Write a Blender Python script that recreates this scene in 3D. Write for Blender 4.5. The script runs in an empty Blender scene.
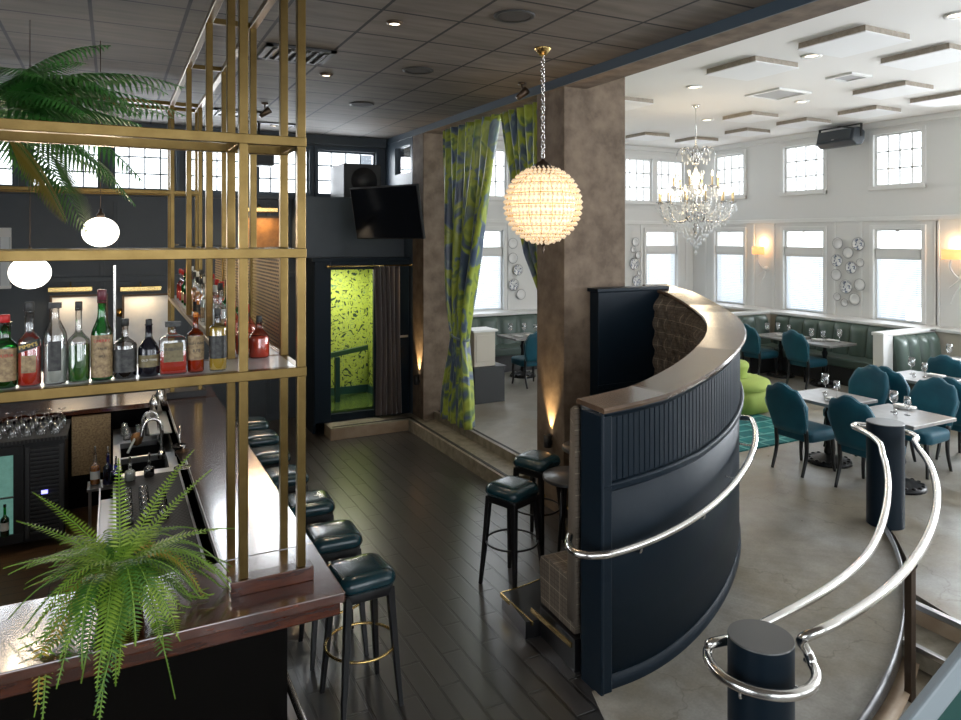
import bpy, math, random
from mathutils import Vector, Matrix
R = math.radians; PI = math.pi; sin = math.sin; cos = math.cos
sc = bpy.context.scene
COL = sc.collection
random.seed(7)

# ------------------------------------------------------------------ materials
def mat(name, col, rough=.5, metal=0., var=None, bump=None, emit=None, spec=.5, sheen=0., coat=0., coords='Object', trans=0., stretch=(1, 1, 1), cior=1.5):
    m = bpy.data.materials.new(name); m.use_nodes = True
    nt = m.node_tree; b = nt.nodes['Principled BSDF']; L = nt.links.new
    b.inputs['Base Color'].default_value = (*col, 1); b.inputs['Roughness'].default_value = rough
    b.inputs['Metallic'].default_value = metal; b.inputs['Specular IOR Level'].default_value = spec
    if sheen: b.inputs['Sheen Weight'].default_value = sheen; b.inputs['Sheen Roughness'].default_value = .4
    if coat: b.inputs['Coat Weight'].default_value = coat; b.inputs['Coat Roughness'].default_value = .14; b.inputs['Coat IOR'].default_value = cior
    if trans: b.inputs['Transmission Weight'].default_value = trans
    if emit: b.inputs['Emission Color'].default_value = (*emit[0], 1); b.inputs['Emission Strength'].default_value = emit[1]
    if var or bump:
        tc = nt.nodes.new('ShaderNodeTexCoord'); mp = nt.nodes.new('ShaderNodeMapping')
        mp.inputs['Scale'].default_value = stretch
        L(tc.outputs[coords], mp.inputs['Vector'])
    if var:
        s, c2 = var[0], var[1]
        n = nt.nodes.new('ShaderNodeTexNoise'); n.inputs['Scale'].default_value = s; n.inputs['Detail'].default_value = 5
        n.inputs['Roughness'].default_value = .6
        L(mp.outputs[0], n.inputs['Vector'])
        r = nt.nodes.new('ShaderNodeValToRGB')
        r.color_ramp.elements[0].position = .35; r.color_ramp.elements[1].position = .65
        r.color_ramp.elements[0].color = (*col, 1); r.color_ramp.elements[1].color = (*c2, 1)
        L(n.outputs['Fac'], r.inputs[0]); L(r.outputs[0], b.inputs['Base Color'])
    if bump:
        n2 = nt.nodes.new('ShaderNodeTexNoise'); n2.inputs['Scale'].default_value = bump[0]; n2.inputs['Detail'].default_value = 3
        L(mp.outputs[0], n2.inputs['Vector'])
        bm = nt.nodes.new('ShaderNodeBump'); bm.inputs['Strength'].default_value = bump[1]; bm.inputs['Distance'].default_value = .01
        L(n2.outputs['Fac'], bm.inputs['Height']); L(bm.outputs[0], b.inputs['Normal'])
    return m

def glass(name, tint=(1, 1, 1), edge=(.25, .28, .3), rough=.02, refl=.12):
    """thin glass: see-through in the middle, darker and shinier at grazing angles"""
    m = bpy.data.materials.new(name); m.use_nodes = True
    nt = m.node_tree; L = nt.links.new; nt.nodes.remove(nt.nodes['Principled BSDF'])
    out = nt.nodes['Material Output']
    lw = nt.nodes.new('ShaderNodeLayerWeight'); lw.inputs['Blend'].default_value = .35
    ra = nt.nodes.new('ShaderNodeValToRGB'); ra.color_ramp.elements[0].color = (*tint, 1); ra.color_ramp.elements[1].color = (*edge, 1)
    ra.color_ramp.elements[0].position = .35
    L(lw.outputs['Facing'], ra.inputs[0])
    t = nt.nodes.new('ShaderNodeBsdfTransparent'); L(ra.outputs[0], t.inputs[0])
    g = nt.nodes.new('ShaderNodeBsdfGlossy'); g.inputs['Roughness'].default_value = rough
    mx = nt.nodes.new('ShaderNodeMixShader')
    ma = nt.nodes.new('ShaderNodeMath'); ma.operation = 'MULTIPLY_ADD'; ma.inputs[1].default_value = .6; ma.inputs[2].default_value = refl
    L(lw.outputs['Fresnel'], ma.inputs[0]); L(ma.outputs[0], mx.inputs[0])
    L(t.outputs[0], mx.inputs[1]); L(g.outputs[0], mx.inputs[2]); L(mx.outputs[0], out.inputs[0])
    return m

def emis(name, col, s):
    m = bpy.data.materials.new(name); m.use_nodes = True
    b = m.node_tree.nodes['Principled BSDF']
    b.inputs['Base Color'].default_value = (*col, 1); b.inputs['Emission Color'].default_value = (*col, 1); b.inputs['Emission Strength'].default_value = s
    return m

def brickmat(name, c1, c2, mortar, bw, rh, msize, rough, off=.5, shift=(0, 0, 0), swap=False, grain=None, bumps=.4, coat=0, spec=.5, smooth=.1, roughvar=0, bdist=.004, gb=.25):
    m = bpy.data.materials.new(name); m.use_nodes = True
    nt = m.node_tree; L = nt.links.new; b = nt.nodes['Principled BSDF']
    tc = nt.nodes.new('ShaderNodeTexCoord'); mp = nt.nodes.new('ShaderNodeMapping')
    L(tc.outputs['Object'], mp.inputs['Vector'])
    mp.inputs['Location'].default_value = shift
    if swap: mp.inputs['Rotation'].default_value = (0, 0, PI / 2)
    br = nt.nodes.new('ShaderNodeTexBrick'); br.offset = off; br.inputs['Scale'].default_value = 1
    br.inputs['Brick Width'].default_value = bw; br.inputs['Row Height'].default_value = rh
    br.inputs['Mortar Size'].default_value = msize; br.inputs['Mortar Smooth'].default_value = smooth
    br.inputs['Color1'].default_value = (*c1, 1); br.inputs['Color2'].default_value = (*c2, 1); br.inputs['Mortar'].default_value = (*mortar, 1)
    L(mp.outputs[0], br.inputs['Vector'])
    col = br.outputs['Color']
    h = br.outputs['Fac']
    bp = nt.nodes.new('ShaderNodeBump'); bp.inputs['Strength'].default_value = bumps; bp.inputs['Distance'].default_value = bdist; bp.invert = True
    L(h, bp.inputs['Height'])
    if grain:
        mp2 = nt.nodes.new('ShaderNodeMapping'); mp2.inputs['Scale'].default_value = grain[0]
        L(tc.outputs['Object'], mp2.inputs['Vector'])
        n = nt.nodes.new('ShaderNodeTexNoise'); n.inputs['Scale'].default_value = grain[1]; n.inputs['Detail'].default_value = 4
        L(mp2.outputs[0], n.inputs['Vector'])
        mx = nt.nodes.new('ShaderNodeMixRGB'); mx.blend_type = 'MULTIPLY'; mx.inputs[0].default_value = grain[2]
        r = nt.nodes.new('ShaderNodeValToRGB'); r.color_ramp.elements[0].position = .35; r.color_ramp.elements[1].position = .65
        r.color_ramp.elements[0].color = (.25, .25, .25, 1)
        L(n.outputs['Fac'], r.inputs[0]); L(col, mx.inputs[1]); L(r.outputs[0], mx.inputs[2]); col = mx.outputs[0]
        bp2 = nt.nodes.new('ShaderNodeBump'); bp2.inputs['Strength'].default_value = gb; bp2.inputs['Distance'].default_value = .002
        L(n.outputs['Fac'], bp2.inputs['Height']); L(bp.outputs[0], bp2.inputs['Normal']); L(bp2.outputs[0], b.inputs['Normal'])
        if roughvar:
            mr = nt.nodes.new('ShaderNodeMapRange'); mr.inputs['To Min'].default_value = rough - roughvar; mr.inputs['To Max'].default_value = rough + roughvar
            L(n.outputs['Fac'], mr.inputs['Value']); L(mr.outputs[0], b.inputs['Roughness'])
    else: L(bp.outputs[0], b.inputs['Normal'])
    L(col, b.inputs['Base Color']); b.inputs['Roughness'].default_value = rough
    b.inputs['Specular IOR Level'].default_value = spec
    if coat: b.inputs['Coat Weight'].default_value = coat; b.inputs['Coat Roughness'].default_value = .15
    return m

def plaid(name):
    m = bpy.data.materials.new(name); m.use_nodes = True
    nt = m.node_tree; L = nt.links.new; b = nt.nodes['Principled BSDF']; b.inputs['Roughness'].default_value = .9
    tc = nt.nodes.new('ShaderNodeTexCoord')
    def br(w, h, ms, c1, c2, mo):
        n = nt.nodes.new('ShaderNodeTexBrick'); n.offset = 0; n.inputs['Scale'].default_value = 1
        n.inputs['Brick Width'].default_value = w; n.inputs['Row Height'].default_value = h; n.inputs['Mortar Size'].default_value = ms
        n.inputs['Mortar Smooth'].default_value = .4; n.inputs['Color1'].default_value = (*c1, 1); n.inputs['Color2'].default_value = (*c2, 1)
        n.inputs['Mortar'].default_value = (*mo, 1); L(tc.outputs['UV'], n.inputs['Vector']); return n
    a = br(.14, .14, .0035, (.135, .108, .080), (.115, .092, .070), (.42, .36, .28))
    c = br(.035, .035, .004, (1, 1, 1), (1, 1, 1), (.6, .55, .5))
    mx = nt.nodes.new('ShaderNodeMixRGB'); mx.blend_type = 'MULTIPLY'; mx.inputs[0].default_value = .8
    L(a.outputs[0], mx.inputs[1]); L(c.outputs[0], mx.inputs[2]); L(mx.outputs[0], b.inputs['Base Color'])
    return m

def blotch(name, base, spots, scale, rough=.7, coords='Object', stretch=(1, 1, 1), dist=1.5, sheen=0, kind='noise'):
    """fabric or paper with a several-colour pattern of its own"""
    m = bpy.data.materials.new(name); m.use_nodes = True
    nt = m.node_tree; L = nt.links.new; b = nt.nodes['Principled BSDF']; b.inputs['Roughness'].default_value = rough
    if sheen: b.inputs['Sheen Weight'].default_value = sheen
    tc = nt.nodes.new('ShaderNodeTexCoord'); mp = nt.nodes.new('ShaderNodeMapping'); mp.inputs['Scale'].default_value = stretch
    L(tc.outputs[coords], mp.inputs['Vector'])
    n = nt.nodes.new('ShaderNodeTexNoise'); n.inputs['Scale'].default_value = scale; n.inputs['Detail'].default_value = 2; n.inputs['Distortion'].default_value = dist
    L(mp.outputs[0], n.inputs['Vector'])
    r = nt.nodes.new('ShaderNodeValToRGB'); r.color_ramp.interpolation = 'EASE' if kind == 'noise' else 'CONSTANT'
    while len(r.color_ramp.elements) < len(spots): r.color_ramp.elements.new(.5)
    for e, (p_, c_) in zip(r.color_ramp.elements, spots): e.position = p_; e.color = (*c_, 1)
    L(n.outputs['Fac'], r.inputs[0]); L(r.outputs[0], b.inputs['Base Color'])
    return m

M = {}
M['brass'] = mat('aged_brass', (.20, .135, .050), .34, 1, var=(6, (.145, .095, .033)))
M['brightbrass'] = mat('bright_brass', (.8, .58, .24), .25, 1)
M['chrome'] = mat('brushed_steel', (.78, .76, .73), .2, 1, bump=(60, .05))
M['steel'] = mat('steel_sheet', (.5, .5, .5), .3, 1)
M['bronze'] = mat('dark_bronze', (.10, .07, .05), .4, .8)
M['black'] = mat('black_stain', (.008, .008, .009), .28)
M['blackmatte'] = mat('black_matte', (.008, .008, .009), .5)
M['iron'] = mat('black_iron', (.012, .012, .013), .35, .6)
M['navy'] = mat('navy_gloss_paint', (.005, .012, .020), .42, bump=(14, .05), coat=0., spec=.2)
M['navywall'] = mat('dark_blue_wall_paint', (.058, .072, .086), .45, var=(1.5, (.046, .058, .070)))
M['blueframe'] = mat('blue_window_paint', (.050, .074, .098), .4)
M['mahogany'] = mat('dark_mahogany', (.030, .007, .003), .2, var=(5, (.085, .02, .007)), stretch=(1, 6, 6), coat=.6)
M['barwood'] = mat('bar_top_wood', (.035, .016, .011), .22, var=(4, (.075, .032, .02)), stretch=(6, 1, 6), coat=1, bump=(3, .04), cior=2.8)
M['barwoodx'] = mat('bar_end_wood', (.035, .009, .004), .2, var=(4, (.11, .028, .009)), stretch=(1, 6, 6), coat=1, bump=(3, .04), cior=1.8)
M['leather'] = mat('dark_teal_leather', (.008, .035, .046), .25, bump=(90, .05), coat=.3)
M['velvet'] = mat('teal_velvet', (.000, .062, .100), .6, sheen=.08, var=(3, (.0, .095, .14)))
M['piping'] = mat('teal_piping', (.10, .22, .28), .5)
M['green'] = mat('green_banquette_leather', (.085, .125, .105), .34, bump=(80, .05))
M['lime'] = mat('lime_green_fabric', (.36, .46, .10), .8, bump=(100, .1))
M['suede'] = mat('mottled_brown_plaster', (.108, .076, .050), .8, var=(5, (.205, .152, .106)), bump=(9, .35))
M['white'] = mat('white_wall_paint', (.73, .73, .71), .6)
M['trim'] = mat('white_trim_paint', (.76, .76, .74), .4)
M['ceilwhite'] = mat('white_ceiling_paint', (.78, .76, .73), .8)
M['panel'] = mat('white_acoustic_panel', (.84, .84, .84), .8)
M['cream'] = mat('cream_cabinet_paint', (.55, .50, .42), .5)
M['grey'] = mat('charcoal_paint', (.035, .036, .038), .5)
M['concrete'] = None
M['stepstone'] = mat('concrete_step', (.30, .27, .21), .45, var=(9, (.17, .15, .11)), bump=(12, .3))
M['tanwood'] = mat('tan_step_edge', (.42, .32, .22), .5, var=(4, (.32, .22, .14)))
M['tablegrey'] = mat('zinc_table_top', (.36, .35, .34), .28, .3, var=(6, (.28, .27, .26)))
M['tabledark'] = mat('dark_table_top', (.05, .05, .052), .3)
M['soil'] = mat('potting_soil', (.02, .014, .01), .9)
M['terracotta'] = mat('dark_clay_pot', (.05, .035, .03), .6)
M['bark'] = mat('palm_bark', (.07, .05, .03), .8, bump=(30, .5))
M['fern'] = mat('fern_green', (.12, .24, .018), .5, var=(2.5, (.20, .34, .035)))
M['ferntip'] = mat('fern_yellowed', (.42, .30, .03), .55)
M['palm'] = mat('palm_green', (.03, .15, .025), .4, var=(3, (.08, .25, .045)))
M['palmyellow'] = mat('palm_yellowed', (.30, .24, .03), .5)
M['porcelain'] = mat('white_porcelain', (.8, .8, .79), .2)
M['figure'] = blotch('blue_figured_porcelain', None, [(0, (.8, .8, .79)), (.5, (.8, .8, .79)), (.53, (.04, .07, .16)), (.62, (.5, .55, .62)), (.66, (.8, .8, .79))], 9, .2, dist=2.2, kind='c')
M['linen'] = mat('white_linen', (.8, .79, .76), .8)
M['tv'] = mat('television_glass', (.006, .007, .010), .08)
M['plastic'] = mat('dark_grey_plastic', (.045, .055, .065), .45)
M['tealrug'] = brickmat('teal_patterned_rug', (.0, .20, .19), (.0, .13, .14), (.12, .38, .34), .34, .22, .02, .9, grain=((1, 1, 1), 7, .5), shift=(.1, 0, 0))
M['planks'] = brickmat('black_oak_planks', (.036, .033, .033), (.020, .019, .019), (.0008, .0008, .0008), .62, .15, .011, .29, swap=True, grain=((9, .6, 1), 5, .3), bumps=1, coat=.0, spec=.5, roughvar=.015, bdist=.01, smooth=.3, gb=.008); M['planks'].node_tree.nodes['Principled BSDF'].inputs['IOR'].default_value = 2.2
M['tanplanks'] = brickmat('tan_floor_boards', (.19, .11, .055), (.14, .08, .04), (.03, .02, .01), .9, .13, .004, .4)
M['ceil'] = brickmat('dark_ceiling_tiles', (.185, .16, .135), (.16, .138, .117), (.012, .012, .013), .605, .61, .013, .7, off=0, shift=(.605 * 4 - 2.28, .61 * 10 - 4.72, 0), grain=((1, 6, 1), 2.0, .42), bumps=.1)
M['mat'] = brickmat('rubber_mat', (.012, .012, .012), (.014, .014, .014), (.035, .035, .035), .03, .03, .006, .7)
M['plaid'] = plaid('brown_plaid_wool')
M['curtain'] = blotch('green_blue_damask', None, [(0, (.06, .09, .16)), (.36, (.09, .13, .21)), (.43, (.17, .24, .26)), (.48, (.38, .46, .06)), (.55, (.46, .54, .09)), (.62, (.17, .26, .09)), (.68, (.10, .14, .22))], 3.0, .3, coords='UV', stretch=(1.5, .8, 1), dist=1.0, sheen=.2)
M['brownvelvet'] = mat('brown_velvet_drape', (.075, .058, .055), .7, sheen=.5)
M['wallpaper'] = blotch('lime_floral_wallpaper', None, [(0, (.02, .05, .03)), (.385, (.03, .07, .04)), (.41, (.42, .52, .07)), (.5, (.48, .58, .10)), (.585, (.42, .52, .07)), (.60, (.10, .22, .14)), (.63, (.45, .55, .08))], 7.5, .6, dist=2.8, kind='c')
M['boothgreen'] = mat('green_booth_floor', (.045, .085, .022), .25, stretch=(1, 8, 1), var=(4, (.07, .12, .03)))
M['boothteal'] = mat('dark_green_gloss', (.02, .07, .06), .35)
M['copper'] = mat('copper_leaf_picture', (.42, .20, .06), .45, .3, var=(5, (.20, .10, .04)))
M['art'] = mat('pale_print', (.72, .75, .78), .4, var=(3, (.55, .62, .70)))
M['globe'] = emis('lit_opal_globe', (1, .93, .82), 3.2)
M['warm'] = emis('warm_lit_shade', (1, .50, .18), .62)
M['bulb'] = emis('candle_bulb', (1, .85, .6), 10)
M['bead'] = mat('crystal_bead', (.78, .68, .54), .12, 0, emit=((1, .72, .44), .30), coat=.5)
M['core'] = emis('lit_lamp_core', (1, .72, .44), .75)
M['downlight'] = emis('recessed_lamp', (1, .86, .66), 2.5)
M['screenblue'] = emis('blue_display', (.25, .25, 1), 2)
M['fridge'] = mat('fridge_contents', (.10, .17, .15), .3, emit=((.4, .9, .75), .12), var=(14, (.04, .08, .07)))
M['gl'] = glass('clear_glass', edge=(.5, .53, .55), refl=.18); M['glgreen'] = glass('green_glass', (.05, .55, .16), (.01, .12, .03)); M['glwhite'] = glass('window_glass', (1, 1, 1), (.8, .85, .9), refl=.03)
M['glblue'] = glass('blue_glass', (.05, .08, .8), (.01, .02, .2)); M['glamber'] = glass('amber_glass', (.75, .28, .03), (.3, .08, .01)); M['glpink'] = glass('pink_glass', (.95, .45, .35), (.6, .2, .15))
M['frost'] = mat('frosted_shelf', (.75, .78, .78), .25, emit=None)
M['crystal'] = mat('cut_crystal', (.93, .95, .97), .05, 0, coat=.8, spec=.9)
def liquid(n, c): return mat(n, c, .15, emit=None, coat=.6)
M['red'] = liquid('red_spirit', (.62, .025, .008)); M['orange'] = liquid('amber_spirit', (.65, .20, .015)); M['gold'] = liquid('golden_spirit', (.62, .40, .05))
M['grn'] = liquid('green_spirit', (.03, .16, .02)); M['blk'] = liquid('dark_spirit', (.008, .008, .014)); M['pink'] = liquid('pink_spirit', (.75, .25, .16)); M['clr'] = liquid('pale_spirit', (.55, .58, .52))
M['lbtan'] = mat('tan_label', (.40, .29, .15), .6, var=(60, (.20, .13, .07))); M['lbblack'] = mat('black_label', (.012, .012, .013), .5, var=(50, (.05, .05, .045)))
M['lbred'] = mat('red_foil', (.5, .012, .01), .35); M['lbmaroon'] = mat('maroon_foil', (.12, .02, .03), .4); M['lbwhite'] = mat('white_label', (.65, .64, .58), .6)
M['lbolive'] = mat('olive_label', (.20, .16, .07), .5, var=(50, (.12, .09, .04))); M['gilt'] = mat('gilt_print', (.75, .50, .10), .4)

# perforated brass mesh panel: real holes through alpha-like transparency of the woven sheet
def meshmat():
    m = bpy.data.materials.new('woven_brass_mesh'); m.use_nodes = True
    nt = m.node_tree; L = nt.links.new; b = nt.nodes['Principled BSDF']
    b.inputs['Base Color'].default_value = (.45, .30, .13, 1); b.inputs['Metallic'].default_value = .2; b.inputs['Roughness'].default_value = .45
    tc = nt.nodes.new('ShaderNodeTexCoord'); mp = nt.nodes.new('ShaderNodeMapping'); mp.inputs['Rotation'].default_value = (0, PI / 2, 0)
    sep = nt.nodes.new('ShaderNodeSeparateXYZ'); cmb = nt.nodes.new('ShaderNodeCombineXYZ')
    L(tc.outputs['Object'], sep.inputs[0]); L(sep.outputs['Y'], cmb.inputs['X']); L(sep.outputs['Z'], cmb.inputs['Y'])
    br = nt.nodes.new('ShaderNodeTexBrick'); br.inputs['Scale'].default_value = 1; br.inputs['Brick Width'].default_value = .05; br.inputs['Row Height'].default_value = .021
    br.inputs['Mortar Size'].default_value = .0045; br.inputs['Mortar Smooth'].default_value = 0
    L(cmb.outputs[0], br.inputs['Vector'])
    t = nt.nodes.new('ShaderNodeBsdfTransparent'); mx = nt.nodes.new('ShaderNodeMixShader')
    L(br.outputs['Fac'], mx.inputs[0]); L(t.outputs[0], mx.inputs[1]); L(b.outputs[0], mx.inputs[2])
    L(mx.outputs[0], nt.nodes['Material Output'].inputs[0])
    return m
M['mesh'] = meshmat()

# ------------------------------------------------------------------ geometry collector
class G:
    def __init__(s): s.v = []; s.f = []; s.uv = {}; s.mi = []; s.sm = []; s.T = None; s.k = 0; s.smooth = False
    def add(s, vs, fs, uv=None, smooth=None):
        o = len(s.v)
        for q in vs:
            q = Vector(q)
            if s.T is not None: q = s.T @ q
            s.v.append(q)
        if uv:
            for i, t in enumerate(uv): s.uv[o + i] = t
        for f in fs: s.f.append([o + i for i in f]); s.mi.append(s.k); s.sm.append(s.smooth if smooth is None else smooth)
        return s
    def box(s, x0, y0, z0, x1, y1, z1):
        x0, x1 = sorted((x0, x1)); y0, y1 = sorted((y0, y1)); z0, z1 = sorted((z0, z1))
        v = [(x0, y0, z0), (x1, y0, z0), (x1, y1, z0), (x0, y1, z0), (x0, y0, z1), (x1, y0, z1), (x1, y1, z1), (x0, y1, z1)]
        return s.add(v, [(0, 3, 2, 1), (4, 5, 6, 7), (0, 1, 5, 4), (1, 2, 6, 5), (2, 3, 7, 6), (3, 0, 4, 7)], smooth=False)
    def loft(s, loops, cap0=True, cap1=True, closed=True, smooth=True, uvs=None):
        n = len(loops[0]); vs = [q for l in loops for q in l]; fs = []
        for i in range(len(loops) - 1):
            for j in range(n if closed else n - 1):
                k = (j + 1) % n
                fs.append((i * n + j, i * n + k, (i + 1) * n + k, (i + 1) * n + j))
        if cap0: fs.append(tuple(range(n - 1, -1, -1)))
        if cap1: fs.append(tuple((len(loops) - 1) * n + j for j in range(n)))
        return s.add(vs, fs, uv=uvs, smooth=smooth)
    def lathe(s, prof, c=(0, 0, 0), n=20, smooth=True, sx=1, sy=1, cap=True):
        loops = [[(c[0] + r * sx * cos(2 * PI * j / n), c[1] + r * sy * sin(2 * PI * j / n), c[2] + z) for j in range(n)] for r, z in prof]
        return s.loft(loops, cap, cap, smooth=smooth)
    def tube(s, pts, r, n=8, closed=False, radii=None, cap=True):
        P = [Vector(q) for q in pts]; m = len(P); loops = []
        up = None
        for i in range(m):
            if closed: t = P[(i + 1) % m] - P[i - 1]
            else: t = P[min(i + 1, m - 1)] - P[max(i - 1, 0)]
            t.normalize()
            if up is None:
                up = Vector((0, 0, 1)) if abs(t.z) < .9 else Vector((1, 0, 0))
            a = t.cross(up)
            if a.length < 1e-4: a = t.orthogonal()
            a.normalize(); up = a.cross(t).normalized()
            rr = radii[i] if radii else r
            loops.append([P[i] + (a * cos(2 * PI * j / n) + up * sin(2 * PI * j / n)) * rr for j in range(n)])
        if closed: loops.append(loops[0]); return s.loft(loops, False, False)
        return s.loft(loops, cap, cap)
    def sphere(s, c, r, n=16, m=10, sz=1):
        pr = [(r * sin(PI * i / m) + 1e-5, -r * sz * cos(PI * i / m)) for i in range(m + 1)]
        return s.lathe(pr, c, n)
    def prism(s, poly, z0, z1, smooth=False):
        n = len(poly)
        return s.loft([[(x, y, z0) for x, y in poly], [(x, y, z1) for x, y in poly]], smooth=smooth)
    def octa(s, c, r, h):
        x, y, z = c
        return s.add([(x + r, y, z), (x, y + r, z), (x - r, y, z), (x, y - r, z), (x, y, z + h), (x, y, z - h)],
                     [(0, 1, 4), (1, 2, 4), (2, 3, 4), (3, 0, 4), (1, 0, 5), (2, 1, 5), (3, 2, 5), (0, 3, 5)], smooth=False)
    def build(s, name, m, parent=None, bevel=0, seg=2, fix=True):
        me = bpy.data.meshes.new(name); me.from_pydata([tuple(q) for q in s.v], [], s.f)
        for mm in (m if isinstance(m, (list, tuple)) else [m]): me.materials.append(M[mm] if isinstance(mm, str) else mm)
        me.polygons.foreach_set('use_smooth', s.sm); me.polygons.foreach_set('material_index', s.mi)
        if s.uv:
            ul = me.uv_layers.new(name='UVMap')
            for lp in me.loops: ul.data[lp.index].uv = s.uv.get(lp.vertex_index, (0, 0))
        if fix:
            import bmesh
            b = bmesh.new(); b.from_mesh(me); bmesh.ops.recalc_face_normals(b, faces=b.faces); b.to_mesh(me); b.free()
        me.update()
        o = bpy.data.objects.new(name, me); COL.objects.link(o)
        if parent is not None: o.parent = parent
        if bevel:
            d = o.modifiers.new('edge', 'BEVEL'); d.width = bevel; d.segments = seg; d.limit_method = 'ANGLE'; d.angle_limit = R(40)
        return o

def thing(name, label, cat, loc=(0, 0, 0), rz=0, group=None):
    o = bpy.data.objects.new(name, None); COL.objects.link(o); o.empty_display_size = .1
    o.location = loc; o.rotation_euler = (0, 0, rz); o['label'] = label; o['category'] = cat
    if group: o['group'] = group
    return o
def tag(o, label, cat, group=None):
    o['label'] = label; o['category'] = cat
    if group: o['group'] = group
    return o
def struct(o): o['kind'] = 'structure'; return o
def dup(root, loc, rz=0, label=None, group=None):
    kids = [(c, list(c.children)) for c in list(root.children)]
    r = root.copy(); COL.objects.link(r); r.location = loc; r.rotation_euler = (0, 0, rz)
    if label: r['label'] = label
    if group: r['group'] = group
    for c, gk in kids:
        d = c.copy(); COL.objects.link(d); d.parent = r
        for g in gk:
            e = g.copy(); COL.objects.link(e); e.parent = d
    return r
def rrect(w, d, r, n=4, cx=0, cy=0, z=0):
    pts = []
    for sx, sy, a0 in ((1, 1, 0), (-1, 1, 90), (-1, -1, 180), (1, -1, 270)):
        for i in range(n + 1):
            a = R(a0 + 90 * i / n)
            pts.append((cx + sx * (w / 2 - r) + r * cos(a), cy + sy * (d / 2 - r) + r * sin(a), z))
    return pts
def sm(a, b, x): x = max(0, min(1, (x - a) / (b - a))); return x * x * (3 - 2 * x)
def lin(tab, x):
    if x <= tab[0][0]: return tab[0][1]
    for (a, va), (b, vb) in zip(tab, tab[1:]):
        if x <= b: return va + (vb - va) * (x - a) / (b - a)
    return tab[-1][1]
EXPO = 0.78; LV = 2.3; LLOW = 1.15; LBAR = 9.0; LOFF = 25.; LFILL = 1.1  # last two: added fill through windows out of view
M['ventgrey'] = mat('vent_grille_grey', (.42, .42, .43), .7)
def _blind():
    m = bpy.data.materials.new('translucent_blind'); m.use_nodes = True
    nt = m.node_tree; b = nt.nodes['Principled BSDF']; b.inputs['Base Color'].default_value = (.62, .66, .70, 1); b.inputs['Roughness'].default_value = .5
    t = nt.nodes.new('ShaderNodeBsdfTranslucent'); t.inputs[0].default_value = (.70, .75, .80, 1); mx = nt.nodes.new('ShaderNodeMixShader'); mx.inputs[0].default_value = .45
    nt.links.new(b.outputs[0], mx.inputs[1]); nt.links.new(t.outputs[0], mx.inputs[2]); nt.links.new(mx.outputs[0], nt.nodes['Material Output'].inputs[0]); return m
M['blindw'] = _blind()
M['darksteel'] = mat('dark_steel_plate', (.16, .16, .165), .35, .7)
M['barblack'] = mat('bar_black', (.003, .0025, .002), .5, spec=.08)
M['capwood'] = mat('worn_brown_cap', (.055, .032, .020), .2, var=(2.2, (.15, .095, .06)), coat=.8, bump=(4, .08))
M['posttop'] = mat('grey_post_top', (.10, .10, .095), .3)
M['capgrey'] = mat('grey_rail_paint', (.26, .30, .32), .45)
M['flame'] = emis('candle_flame_bulb', (1, .80, .5), 6)
M['candle'] = mat('gilt_candle_tube', (.75, .58, .33), .35, .3)
M['crystalg'] = glass('cut_crystal_glass', (.97, .98, 1), (.45, .48, .52), .05, .35)
M['ventdark'] = mat('dark_vent_metal', (.035, .034, .033), .5)
M['grilled'] = mat('speaker_grille_dark', (.045, .040, .036), .8)
M['fernlight'] = mat('fern_young_green', (.22, .36, .03), .5, var=(3, (.30, .42, .05)))
M['ferndark'] = mat('fern_old_green', (.035, .12, .012), .5, var=(3, (.07, .18, .02)))

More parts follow.
